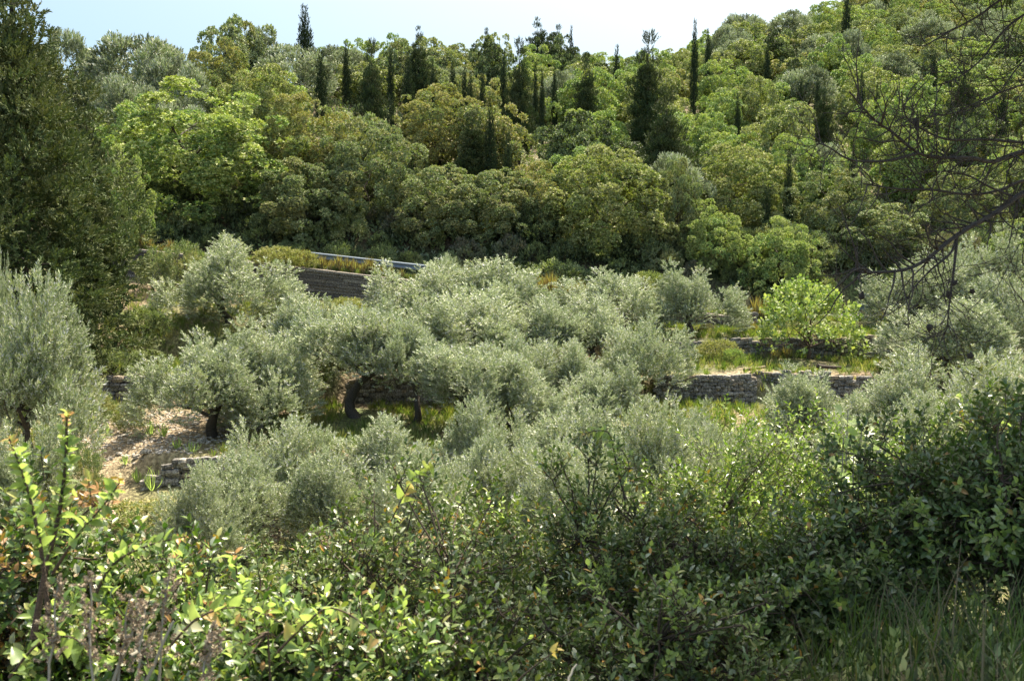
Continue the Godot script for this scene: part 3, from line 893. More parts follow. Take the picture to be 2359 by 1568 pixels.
# a dry-stone wall along (x, d) points; top and foot give its heights at each point
func rubble_wall(label: String, line: Array, foot: Array, top: Array, size := 0.3, group := "dry-stone terrace walls"):
	var total := 0.0
	for k in line.size() - 1: total += line[k].distance_to(line[k + 1])
	var origin := Vector3(line[0].x, foot[0], -line[0].y)
	var o := thing("stone_wall", label, "wall", origin, 0.0, group)
	var core := Geo.new()
	var where := func(s: float) -> Array:
		var left := s
		for k in line.size() - 1:
			var l: float = line[k].distance_to(line[k + 1])
			if left <= l or k == line.size() - 2:
				var t := clampf(left / l, 0, 1)
				return [line[k].lerp(line[k + 1], t), (line[k + 1] - line[k]).normalized(), lerpf(foot[k], foot[k + 1], t), lerpf(top[k], top[k + 1], t)]
			left -= l
		return []
	var n := maxi(2, int(total / 0.4))
	for k in n + 1:
		var w: Array = where.call(total * k / n)
		var across := Vector2(-w[1].y, w[1].x)
		for e in [[-0.02, w[2] - 0.3], [-0.02, w[3] - 0.16], [0.45, w[3] - 0.12], [0.45, w[2] - 0.3]]:
			var q: Vector2 = w[0] + across * (float(e[0]) + 0.1)
			core.v.append(Vector3(q.x, e[1], -q.y) - origin)
	for k in n:
		for e in 3:
			var a := k * 4 + e
			core.i.append_array([a, a + 1, a + 4, a + 1, a + 5, a + 4])
	for e in [0, n * 4]:
		core.i.append_array([e, e + 1, e + 2, e, e + 2, e + 3])
	part("fill", core.mesh(), mats.fill, o)
	var count := 0
	var rise := 0.0
	var highest := 0.0
	for k in top.size(): highest = maxf(highest, top[k] - foot[k])
	while rise < highest and count < 300:
		var ch := size * rnd(0.5, 0.75)
		var s := rnd(-0.1, 0.1)
		while s < total and count < 300:
			var l := size * rnd(0.6, 1.5)
			var w: Array = where.call(s + l * 0.5)
			s += l * 0.97
			if w[2] + rise + ch * 0.4 > w[3]: continue
			if w[2] + rise + ch * 0.8 > w[3] and rng.randf() < 0.35: continue
			var y: float = w[2] + rise + ch * 0.5
			var b := Basis(Vector3.UP, atan2(w[1].y, w[1].x)) * Basis.from_euler(Vector3(rnd(-0.1, 0.1), rnd(-0.12, 0.12), rnd(-0.12, 0.12))) * Basis.from_scale(Vector3(l * 1.02, ch * rnd(0.95, 1.2), size * rnd(0.8, 1.2)))
			var p := Vector3(w[0].x, y + rnd(-0.02, 0.02), -w[0].y + rnd(-0.05, 0.05))
			part("stone", stones[rng.randi() % 7], pick_stone_mat(), o, Transform3D(b, p - origin))
			count += 1
		rise += ch * 0.97

func build_walls():
	rng.seed = 33
	rubble_wall("dark tumbled dry-stone wall below the bare stony clearing", [Vector2(-9.9, 25.5), Vector2(-9.0, 25.75), Vector2(-7.2, 25.9), Vector2(-5.4, 25.9)], [-6.55, -6.55, -6.5, -6.45], [-6.3, -5.75, -5.62, -5.7], 0.23)
	rubble_wall("short dark stone wall at the back of the bare clearing", [Vector2(-14.0, 33.0), Vector2(-13.2, 33.0), Vector2(-12.3, 33.1)], [-5.45, -5.45, -5.45], [-4.6, -4.45, -4.5], 0.3)
	rubble_wall("short rubble wall behind the bowed olive trunks", [Vector2(-5.6, 33.0), Vector2(-3.4, 32.95), Vector2(-2.0, 33.0)], [-5.45, -5.45, -5.45], [-4.5, -4.4, -4.5], 0.24)
	rubble_wall("rubble wall glimpsed between the middle olives", [Vector2(-1.2, 33.1), Vector2(1.4, 33.1), Vector2(3.4, 33.1)], [-5.45, -5.45, -5.45], [-4.45, -4.4, -4.5], 0.24)
	rubble_wall("tall tidy rubble wall holding up the grassy terrace", [Vector2(4.9, 33.1), Vector2(7.3, 33.0), Vector2(8.25, 33.2)], [-5.55, -5.55, -5.5], [-4.48, -4.38, -4.42], 0.19)
	rubble_wall("broken rubble wall running behind the loose olive trees", [Vector2(8.4, 33.7), Vector2(9.9, 33.2), Vector2(12.6, 33.2)], [-5.3, -5.4, -5.45], [-4.4, -4.3, -4.6], 0.21)
	rubble_wall("low upper terrace wall behind the yellow leafy bush", [Vector2(6.0, 38.0), Vector2(8.4, 38.1)], [-4.45, -4.45], [-3.8, -3.7], 0.2)
	rubble_wall("upper terrace wall of grey rubble beneath the light green fig", [Vector2(8.6, 37.95), Vector2(11.2, 37.9), Vector2(13.2, 37.7)], [-4.5, -4.5, -4.5], [-3.68, -3.6, -3.6], 0.2)
	rubble_wall("dark high rubble wall end beside the light green fig", [Vector2(13.3, 37.4), Vector2(14.8, 37.3)], [-4.7, -4.7], [-3.5, -3.62], 0.22)
	rubble_wall("grey stone wall glimpsed between tall conifer and big green tree", [Vector2(-27.2, 60.0), Vector2(-23.0, 60.0)], [3.0, 3.0], [6.5, 6.3], 0.42, "")
	rubble_wall("square dark stone pillar ending the road wall beside the sign", [Vector2(10.35, 43.2), Vector2(10.8, 43.2)], [-4.0, -4.0], [-3.0, -3.0], 0.24, "")
	# the wall that carries the road: long weathered courses
	var origin := Vector3(-20, road_y(-20), -road_d(-20))
	var o := thing("retaining_wall", "long dark retaining wall of level weathered courses carrying the road", "wall", origin)
	var core := Geo.new()
	var k := 0
	var x := -20.0
	while x <= 10.3:
		var dd := road_d(x)
		var base := maxf(-3.85, road_y(x) - 1.3)
		for e in [[0.0, base - 0.4], [0.0, road_y(x) - 0.03], [0.45, road_y(x) - 0.03], [0.45, base - 0.4]]:
			core.v.append(Vector3(x, e[1], -(dd + float(e[0]))) - origin)
		k += 1
		x += 1.0
	for q in k - 1:
		for e in 3:
			var a := q * 4 + e
			core.i.append_array([a, a + 1, a + 4, a + 1, a + 5, a + 4])
	part("fill", core.mesh(), mats.fill, o)
	var slab := bevelled_box()
	var n := 0
	for course in 9:
		x = -20.0 + rnd(0, 0.8)
		while x < 10.2 and n < 300:
			var l := rnd(0.9, 2.4)
			var xm := x + l * 0.5
			var y := road_y(xm) - 0.045 - course * 0.155
			x += l + 0.01
			if y < maxf(-3.85, road_y(xm) - 1.3) - 0.05: continue
			if course > 3 and xm > 2.0 and course % 2 == 1: continue
			var b := Basis(Vector3.UP, -atan(0.07)) * Basis(Vector3.BACK, atan(-0.11)) * Basis.from_scale(Vector3(l, 0.14 * rnd(0.75, 1.05), 0.3 if course > 0 else 0.75))
			part("course", slab, mats[["concrete", "concrete_dark", "concrete_pale"][rng.randi() % 3]] if course > 0 else mats.concrete_pale, o, Transform3D(b, Vector3(xm, y, -(road_d(xm) + rnd(0.09, 0.13) if course > 0 else road_d(xm) + 0.28)) - origin))
			n += 1

func bevelled_box() -> ArrayMesh:
	var g := Geo.new()
	var b := 0.06
	var ring := [[-0.5, -0.5 + b], [-0.5 + b * 0.4, -0.5], [0.5 - b * 0.4, -0.5], [0.5, -0.5 + b], [0.5, 0.5 - b], [0.5 - b * 0.4, 0.5], [-0.5 + b * 0.4, 0.5], [-0.5, 0.5 - b]]
	for z in [[-0.5, 0.97], [-0.44, 1.0], [0.44, 1.0], [0.5, 0.97]]:
		for p in ring: g.v.append(Vector3(p[0] * z[1], p[1] * z[1], z[0]))
	for r in 3:
		for s in 8:
			var a := r * 8 + s
			var c := r * 8 + (s + 1) % 8
			g.i.append_array([a, c, a + 8, c, c + 8, a + 8])
	for s in range(1, 7):
		g.i.append_array([0, s + 1, s, 24, 24 + s, 25 + s])
	return g.mesh()

func build_guard_rail():
	rng.seed = 35
	guard_rail("blue-grey steel guard rail behind tawny grass above the road wall", -10.0, -3.0)
	guard_rail("blue-grey steel guard rail under the hanging pine twigs", 16.0, 23.0)
func guard_rail(label: String, from: float, to: float):
	var o := thing("guard_rail", label, "guard rail", Vector3(from, road_y(from), -road_d(from)), 0.0, "guard rails along the road")
	var prof := [[0.0, -0.15], [-0.04, -0.12], [-0.04, -0.07], [0.03, -0.02], [0.03, 0.02], [-0.04, 0.07], [-0.04, 0.12], [0.0, 0.15]]
	var x := from
	while x < to:
		var g := Geo.new()
		for e in [0.0, 3.98]:
			var xx := x + float(e)
			for s in [0.0, 0.008]:
				for p in prof:
					g.v.append(Vector3(xx, road_y(xx) + 0.62 + p[1], -(road_d(xx) + 0.92 + float(p[0]) + float(s))) - o.position)
		var m := prof.size()
		for q in m - 1:
			for s in [0, m]:
				var a: int = q + s
				g.i.append_array([a, a + 1, a + 2 * m, a + 1, a + 2 * m + 1, a + 2 * m])
		part("rail", g.mesh(), mats.steel, o)
		var pg := Geo.new()
		for q in [[0.04, 0.0], [0.04, 0.1], [-0.04, 0.1], [-0.04, 0.0]]:
			for y in [-0.3, 0.76]:
				pg.v.append(Vector3(x + q[0], road_y(x) + y, -(road_d(x) + 0.96 + float(q[1]))) - o.position)
		for q in 4:
			var a := q * 2
			var b := ((q + 1) % 4) * 2
			pg.i.append_array([a, a + 1, b, b, a + 1, b + 1])
		pg.i.append_array([1, 3, 5, 1, 5, 7])
		part("post", pg.mesh(), mats.steel, o)
		x += 4.0

func build_small_things():
	rng.seed = 37
	# weathered sign
	var base := on_ground(1712, 43.3, 0.15)
	var o := thing("sign_post", "weathered pale wooden arrow sign on a thin pole beside the pillar", "sign", base)
	var g := Geo.new()
	var h := at(1712, 688, 43.3).y - base.y
	tube(g, [Vector3(0, 0, 0), Vector3(0.01, h * 0.5, 0), Vector3(0.02, h, 0)], [0.028, 0.026, 0.024], 7)
	part("pole", g.mesh(), mats.pale_wood, o)
	var out := [[-0.42, -0.22], [-0.30, -0.02], [0.0, 0.06], [0.31, 0.17], [0.25, 0.02], [0.31, -0.13], [0.02, -0.16], [-0.26, -0.17]]
	g = Geo.new()
	for z in [0.03, 0.05]:
		for p in out: g.v.append(Vector3(p[0], h - 0.14 + float(p[1]), z))
	for q in 8:
		var r := (q + 1) % 8
		g.i.append_array([q, q + 8, r, r, q + 8, r + 8])
	for q in [[0, 1, 7], [1, 2, 7], [2, 6, 7], [2, 4, 6], [2, 3, 4], [4, 5, 6]]:
		g.i.append_array([q[0], q[1], q[2], q[0] + 8, q[2] + 8, q[1] + 8])
	part("board", g.mesh(), mats.pale_wood, o)
	# iron stake
	base = on_ground(1744, 42.0, 0.2)
	h = at(1740, 724, 42.0).y - base.y
	g = Geo.new()
	tube(g, [Vector3.ZERO, Vector3(-0.04, h * 0.5, 0), Vector3(-0.07, h, 0)], [0.025, 0.022, 0.018], 6)
	single("fence_stake", g.mesh(), mats.rust, "thin rusty stake leaning beside the dark stone pillar", "stake", "", "", Transform3D(Basis.IDENTITY, base))
	# logs
	for q in [[1714, 852, 1762, 838, 33.9, 0.07, "pale fallen log lying on the tall terrace wall"], [1884, 843, 1938, 855, 33.6, 0.08, "brown fallen log lying on the broken terrace wall"]]:
		var a := at(q[0], q[1], q[4])
		var b := at(q[2], q[3], q[4] + 0.5)
		a.y = terrain(a.x, q[4]) + 0.12
		b.y = terrain(b.x, q[4] + 0.5) + 0.16
		if q[4] < 33.75: a.y = -4.18; b.y = -4.3
		else: a.y = -4.36; b.y = -4.3
		g = Geo.new()
		tube(g, bent(Vector3.ZERO, b - a, 6, 0.015), taper(q[5], q[5] * 0.7, 6), 8, 0.05)
		g.v.append(Vector3.ZERO)
		g.n.append((a - b).normalized())
		for s in 8: g.i.append_array([s, (s + 1) % 8, g.v.size() - 1])
		single("log", g.mesh(), mats.pale_wood if q[0] < 1800 else mats.wood_bark, q[6], "log", "", "", Transform3D(Basis.IDENTITY, a))
	# pale stones on the clearing
	var big := [[452, 28.0], [262, 28.6], [286, 28.0], [258, 27.2], [340, 27.9], [300, 26.7], [322, 26.6], [400, 26.9], [230, 29.4], [350, 29.6], [275, 26.9], [244, 32.7], [262, 32.6]]
	for q in big:
		var p := on_ground(q[0], q[1], 0.0)
		var s := rnd(0.14, 0.3)
		single("stone", stones[rng.randi() % 7], mats.stone_white, "pale loose stone lying on the bare clearing", "stone", "loose pale stones", "", Transform3D(Basis.from_euler(Vector3(rnd(-0.3, 0.3), rnd(0, TAU), rnd(-0.3, 0.3))) * Basis.from_scale(Vector3(s, s * 0.5, s * 0.7)), p + Vector3.UP * s * 0.15))
	g = Geo.new()
	for k in 1500:
		var a := rnd(0, TAU)
		var r := sqrt(rng.randf()) * 3.4
		var x := on_ground(300, 28.6).x + cos(a) * r * 1.05
		var d := 28.9 + sin(a) * r * 0.95
		if d < 26.4: continue
		var s := rnd(0.02, 0.085)
		var m: ArrayMesh = stones[rng.randi() % 7]
		var arr := m.surface_get_arrays(0)
		var t := Transform3D(Basis.from_euler(Vector3(rnd(-0.4, 0.4), rnd(0, TAU), rnd(-0.4, 0.4))) * Basis.from_scale(Vector3(s * rnd(1, 2), s * 0.6, s * rnd(0.8, 1.4))), Vector3(x, terrain(x, d) + s * 0.15, -d))
		var f := g.v.size()
		g.v.append_array(t * (arr[Mesh.ARRAY_VERTEX] as PackedVector3Array))
		for i in (arr[Mesh.ARRAY_INDEX] as PackedInt32Array): g.i.append(f + i)
	single("gravel", g.mesh(), mats.stone_white, "pale stone chips strewn over the bare clearing", "gravel", "", "stuff")

# ---------------------------------------------------------------- grasses and low plants
func blade_patch(list: Array, sprigs: Array, tints: Array) -> ArrayMesh:
	var g := Geo.new()
	for p in list:
		var s: int = rng.randi() % sprigs.size()
		g.v.append_array(Transform3D(Basis(Vector3.UP, rnd(0, TAU)) * Basis.from_scale(Vector3.ONE * rnd(0.6, 1.3)), p) * sprigs[s])
		var tn: Array = tints[rng.randi() % tints.size()]
		g.c.append_array(tn[s])
	g.i = quad_index.slice(0, g.v.size() / 4 * 6)
	return g.mesh()
func grow_grass():
	rng.seed = 41
	var s := sprig_set(5, 10, 0.05, 0.26, 0.02, 0.1, 0.75, 0.1)
	var green := tint_set(5, 10, [[[0.19, 0.24, 0.075, 3.0], [0.28, 0.31, 0.12, 2.0]], [[0.14, 0.19, 0.06, 3.0], [0.25, 0.27, 0.10, 1.5]], [[0.29, 0.27, 0.12, 3.0], [0.40, 0.34, 0.20, 2.0]]])
	var fine := FastNoiseLite.new()
	fine.seed = 3
	fine.frequency = 0.3
	var spots := []
	for k in 16000:
		var d := rnd(26.2, 45.0)
		var x := rnd(-0.52, 0.52) * d
		var f := fine.get_noise_2d(x, d)
		if Vector2(x + 10.9, (d - 28.6) * 0.75).length() + f * 2.5 < 3.0: continue
		if absf(d - 34.2 - f) < 0.4 and absf(x - 8.6) < 1.2: continue
		if f < -0.25: continue
		spots.append(Vector3(x, terrain(x, d) - 0.01, -d))
	for k in 2600:
		var x := rnd(-20.0, 22.0)
		var d := road_d(x) + rnd(0.55, 1.15)
		spots.append(Vector3(x, terrain(x, d) - 0.01, -d))
	single("grass", blade_patch(spots, s, green), mats.grass_leaf, "short green grass covering the terraces", "grass", "", "stuff")
	# tawny tufts of dry grass along the verge
	var dry := tint_set(5, 44, [[[0.44, 0.31, 0.15, 3.0], [0.55, 0.42, 0.24, 2.0], [0.30, 0.22, 0.10, 1.0]]])
	var ds := sprig_set(5, 44, 0.06, 0.75, 0.022, 0.05, 0.6, 0.1)
	var shapes := []
	for k in 4: shapes.append(blade_patch([Vector3.ZERO, Vector3(0.12, 0, 0.05), Vector3(-0.1, 0, -0.04)], ds, dry))
	var where := [[765, 46.0], [815, 46.1], [838, 46.0], [850, 46.1], [800, 46.3], [900, 46.0], [882, 46.2], [745, 46.2], [925, 46.0], [1075, 45.7], [1095, 45.8], [1110, 45.7], [1235, 45.3], [1255, 45.5], [1270, 45.2], [1290, 45.4], [1325, 45.1], [1310, 45.4], [1690, 44.3], [1700, 44.6], [1728, 44.6], [1745, 44.4], [1760, 44.5], [1775, 44.2], [2120, 43.8], [2140, 43.6], [2030, 44.0], [1340, 45.0], [350, 47.2], [375, 47.4], [333, 47.3], [395, 47.0], [780, 45.9], [860, 46.2], [700, 46.3], [1400, 45.2], [1220, 45.4], [1740, 41.0], [1790, 37.0], [1820, 37.2]]
	for q in where:
		var sc := (rnd(0.55, 0.95) if q[0] < 1000 else rnd(0.7, 1.2)) if q[1] > 42 else 0.6
		single("dry_grass_tuft", shapes[rng.randi() % 4], mats.grass_leaf, "tawny tuft of dry grass on the road verge", "grass tuft", "dry grass tufts along the verge", "", Transform3D(Basis(Vector3.UP, rnd(0, TAU)) * Basis.from_scale(Vector3(sc * 0.9, sc, sc * 0.9)), on_ground(q[0], q[1] if q[1] < 43.0 else road_d((q[0] - 1179.0) / FOCAL * 45.0) + rnd(0.66, 0.8), 0.02)))
	# strap-leaved plants on the clearing
	var strap: ArrayMesh = canon_mesh("strap")
	for q in [[190, 29.2, 0.62], [335, 28.6, 0.5], [365, 28.4, 0.42], [232, 28.9, 0.4], [330, 25.4, 0.62], [298, 25.9, 0.4], [430, 26.6, 0.4], [395, 26.9, 0.35], [272, 26.6, 0.3]]:
		var p := on_ground(q[0], q[1], 0.02)
		var o := thing("squill_plant", "rosette of long green strap leaves on the stony ground", "plant", p, 0.0, "strap-leaved rosettes on the clearing")
		for k in 15:
			var a := k * 2.4
			var th := rnd(0.15, 1.05)
			var dir := Vector3(cos(a) * sin(th), cos(th), sin(a) * sin(th))
			var l: float = q[2] * rnd(0.75, 1.15)
			var b := Basis(Vector3(-sin(a), 0, cos(a)) * 0.016, dir * l, -Vector3(-sin(a), 0, cos(a)).cross(dir) * l)
			part("leaf", strap, mats.squill_a if k % 3 else mats.squill_b, o, Transform3D(b, Vector3.ZERO))

# ---------------------------------------------------------------- near plants, leaf by leaf
func make_canon():
	# eight points: stalk, then left, middle and right at two stations, then the tip; y runs along the leaf
	canon.oval = PackedVector3Array([Vector3(0, 0, 0), Vector3(-0.9, 0.3, 0.10), Vector3(0, 0.32, 0), Vector3(0.9, 0.3, 0.10), Vector3(-0.85, 0.68, 0.06), Vector3(0, 0.68, -0.02), Vector3(0.85, 0.68, 0.06), Vector3(0, 1, -0.10)])
	canon.narrow = PackedVector3Array([Vector3(0, 0, 0), Vector3(-1, 0.35, 0.08), Vector3(0, 0.35, 0), Vector3(1, 0.35, 0.08), Vector3(-0.8, 0.7, 0.05), Vector3(0, 0.7, -0.01), Vector3(0.8, 0.7, 0.05), Vector3(0, 1, -0.07)])
	canon.heart = PackedVector3Array([Vector3(0, 0.08, 0), Vector3(-0.95, 0.02, 0.10), Vector3(0, 0.3, -0.02), Vector3(0.95, 0.02, 0.10), Vector3(-0.7, 0.5, 0.12), Vector3(0, 0.6, -0.03), Vector3(0.7, 0.5, 0.12), Vector3(0, 1.05, -0.08)])
	canon.strap = PackedVector3Array([Vector3(0, 0, 0), Vector3(-1, 0.4, 0.02), Vector3(0, 0.4, 0.0), Vector3(1, 0.4, 0.02), Vector3(-0.8, 0.78, -0.10), Vector3(0, 0.78, -0.12), Vector3(0.8, 0.78, -0.10), Vector3(0, 0.98, -0.34)])
	var pattern := [0, 1, 2, 0, 2, 3, 1, 4, 5, 1, 5, 2, 2, 5, 6, 2, 6, 3, 4, 7, 5, 5, 7, 6]
	for k in 12000:
		for q in pattern: leaf_index.append(k * 8 + q)
	for k in 240000:
		var b := k * 4
		quad_index.append_array([b, b + 1, b + 2, b, b + 2, b + 3])
var canon_meshes := {}
func canon_mesh(shape: String) -> ArrayMesh:
	if not canon_meshes.has(shape):
		var c: PackedVector3Array = canon[shape]
		var g := Geo.new()
		# the same leaf with a finer outline: five stations across a smooth curve through the eight points
		var left := Curve3D.new()
		var mid := Curve3D.new()
		var right := Curve3D.new()
		for q in [[left, [0, 1, 4, 7]], [mid, [0, 2, 5, 7]], [right, [0, 3, 6, 7]]]:
			var ids: Array = q[1]
			for k in 4:
				var tan := (c[ids[mini(k + 1, 3)]] - c[ids[maxi(k - 1, 0)]]) / 6.0
				if k == 0: tan = (c[ids[1]] - c[ids[0]]) * Vector3(1.2, 0.15, 0.3) / 3.0
				q[0].add_point(c[ids[k]], -tan, tan)
		for k in 8:
			var t := k / 7.0 * 3.0
			var i := mini(int(t), 2)
			for cv in [left, mid, right]: g.v.append(cv.sample(i, t - i))
		for k in 7:
			for e in 2:
				var a := k * 3 + e
				g.i.append_array([a, a + 3, a + 1, a + 1, a + 3, a + 4])
		g.n.resize(24)
		for k in range(0, g.i.size(), 3):
			var fn := (g.v[g.i[k + 2]] - g.v[g.i[k]]).cross(g.v[g.i[k + 1]] - g.v[g.i[k]])
			for e in 3: g.n[g.i[k + e]] += fn
		for k in 24: g.n[k] = g.n[k].normalized() if g.n[k].length() > 1e-9 else Vector3.BACK
		canon_meshes[shape] = g.mesh()
	return canon_meshes[shape]
func flat_leaf(key: String, c: Color) -> StandardMaterial3D:
	if not mats.has(key):
		var m := leaf_mat(key, c, Color(0.68, 0.78, 0.38), 0.36, 0.5)
		m.vertex_color_use_as_albedo = false
		mats[key] = m
	return mats[key]
func in_frame(p: Vector3) -> bool:
	var d := -p.z
	if d < 0.3: return false
	var pt := deg_to_rad(PITCH)
	var depth := d * cos(pt) - p.y * sin(pt)
	var up := p.y * cos(pt) + d * sin(pt)
	return absf(p.x / depth) < 0.515 and absf(up / depth) < 0.34
# leaves of one spray, as transforms of the pattern leaf
func spray(kind: String, ll: float, lw: float) -> Array:
	var out := []
	if kind == "pinnate":
		var n := 4 + rng.randi() % 3
		for k in n:
			for s in [-1.0, 1.0]:
				var dir := Vector3(s * 0.86, 0.5, rnd(-0.15, 0.2)).normalized()
				var b := frame_leaf(dir, Vector3(0, 0, 1), ll * rnd(0.8, 1.15), lw)
				out.append(Transform3D(b, Vector3(s * 0.002, ll * (0.35 + k * 0.42), 0)))
		out.append(Transform3D(frame_leaf(Vector3(0, 1, 0.1), Vector3(0, 0, 1), ll, lw), Vector3(0, ll * (0.35 + n * 0.42), 0)))
	else:
		var n := 7 + rng.randi() % 4
		for k in n:
			var a := k * 2.4 + rnd(-0.3, 0.3)
			var th := lerpf(1.25, 0.55, float(k) / n)
			var dir := Vector3(cos(a) * sin(th), cos(th), sin(a) * sin(th))
			var nrm := Vector3(0, 1, 0) - dir * dir.y
			out.append(Transform3D(frame_leaf(dir, nrm + Vector3(rnd(-0.3, 0.3), 0, rnd(-0.3, 0.3)), ll * rnd(0.7, 1.2), lw), Vector3(0, k * ll * 0.34, 0)))
	return out
func frame_leaf(dir: Vector3, nrm: Vector3, l: float, w: float) -> Basis:
	dir = dir.normalized()
	var x := dir.cross(nrm).normalized()
	return Basis(x * w * 0.5 * rnd(0.85, 1.15), dir * l, x.cross(dir) * l * rnd(0.6, 1.6))
func near_shrub(called: String, label: String, group: String, base: Vector3, size: Vector3, opt: Dictionary) -> Node3D:
	var o := thing(called, label, "shrub", base, 0.0, group)
	var stems := Geo.new()
	var ends := []
	var mid := Vector3(0, size.y * 0.55, 0)
	for k in opt.tips:
		var d := Vector3(rng.randfn(), rng.randfn() * 0.9 + 0.35, rng.randfn()).normalized()
		if d.y < -0.45: d.y = -d.y
		var rr := pow(rng.randf(), 0.4) * rnd(0.85, 1.12)
		ends.append(mid + Vector3(d.x * size.x * 0.5, d.y * size.y * 0.47, d.z * size.z * 0.5) * rr)
	for k in opt.get("shoots", 6):
		var a := rnd(0, TAU)
		var r := rnd(0.1, 0.75)
		ends.append(Vector3(cos(a) * size.x * 0.5 * r, size.y * rnd(0.98, 1.14), sin(a) * size.z * 0.5 * r))
	var n_main: int = opt.get("stems", 9)
	var mains := []
	for k in n_main:
		var to: Vector3 = ends[(k * 7) % ends.size()]
		var line := bent(Vector3(rnd(-0.1, 0.1), -0.15, rnd(-0.1, 0.1)), to, 7, size.y * 0.025)
		tube(stems, line, taper(rnd(0.010, 0.017), 0.004, 7), 6)
		mains.append_array(line.slice(2))
	var g := Geo.new()
	var shape: PackedVector3Array = canon[opt.shape]
	var list: Array = opt.palette
	var weights := 0.0
	for q in list: weights += q[3]
	var near := []
	var variants := []
	for k in 6: variants.append(spray(opt.spray, opt.leaf, opt.width))
	for e in ends:
		var from: Vector3 = mains[0]
		for m in mains:
			if e.distance_squared_to(m) < e.distance_squared_to(from): from = m
		if from.distance_to(e) > 0.03: tube(stems, bent(from, e, 3, 0.02), taper(0.0055, 0.0025, 3), 4)
		var out: Vector3 = (e - mid).normalized()
		var young: float = rng.randf()
		for k in opt.per:
			var dir := out * 0.6 + Vector3.UP * 0.55 + Vector3(rnd(-1, 1), rnd(-1, 1), rnd(-1, 1)) * 0.75
			var s := Transform3D(frame(dir, rnd(0, TAU)), e + Vector3(rnd(-1, 1), rnd(-1, 1), rnd(-1, 1)) * opt.cluster)
			var v: Array = variants[rng.randi() % 6]
			var tip: Transform3D = v[-1]
			tube(stems, [e, s.origin.lerp(e, 0.3), s * tip.origin], [0.003, 0.0022, 0.0012], 3)
			for lt in v:
				var t: Transform3D = s * (lt as Transform3D)
				var r := rnd(0, weights)
				var ci := 0
				for q in list.size():
					ci = q
					r -= list[q][3]
					if r <= 0: break
				if young < 0.07 and opt.has("young"): ci = opt.young
				near.append([(base + t.origin).length_squared() if in_frame(base + t.origin) else 1e9, t, ci])
	near.sort_custom(func(a, b): return a[0] < b[0])
	var singles: int = opt.get("singles", 0)
	var lm := canon_mesh(opt.shape)
	for k in near.size():
		var t: Transform3D = near[k][1]
		var q: Array = list[near[k][2]]
		if k < singles and near[k][0] < 1e8:
			part("leaf", lm, flat_leaf("leaf_%.3f_%.3f_%.3f" % [q[0], q[1], q[2]], Color(q[0], q[1], q[2])), o, t)
			continue
		g.v.append_array(t * shape)
		var j := rnd(0.82, 1.18)
		var c := Color(minf(q[0] * j * 2.0, 1), minf(q[1] * j * 2.0, 1), minf(q[2] * j * 2.0, 1))
		for w in 8: g.c.append(c)
	if opt.get("plain", false):
		var q := Geo.new()
		for k in g.v.size() / 8:
			var e := k * 8
			for p in [g.v[e], (g.v[e + 1] + g.v[e + 4]) * 0.5, g.v[e + 7], (g.v[e + 3] + g.v[e + 6]) * 0.5]:
				q.v.append(p)
				q.c.append(g.c[e])
		q.i = quad_index.slice(0, q.v.size() / 4 * 6)
		g = q
	while leaf_index.size() < g.v.size() * 3:
		var first := leaf_index.size() / 24 * 8
		for q in [0, 1, 2, 0, 2, 3, 1, 4, 5, 1, 5, 2, 2, 5, 6, 2, 6, 3, 4, 7, 5, 5, 7, 6]: leaf_index.append(first + q)
	if not opt.get("plain", false): g.i = leaf_index.slice(0, g.v.size() * 3)
	part("stem", stems.mesh(), mats.twig_bark, o)
	part("foliage", g.mesh(), mats.near_leaf, o, Transform3D.IDENTITY, "stuff")
	return o

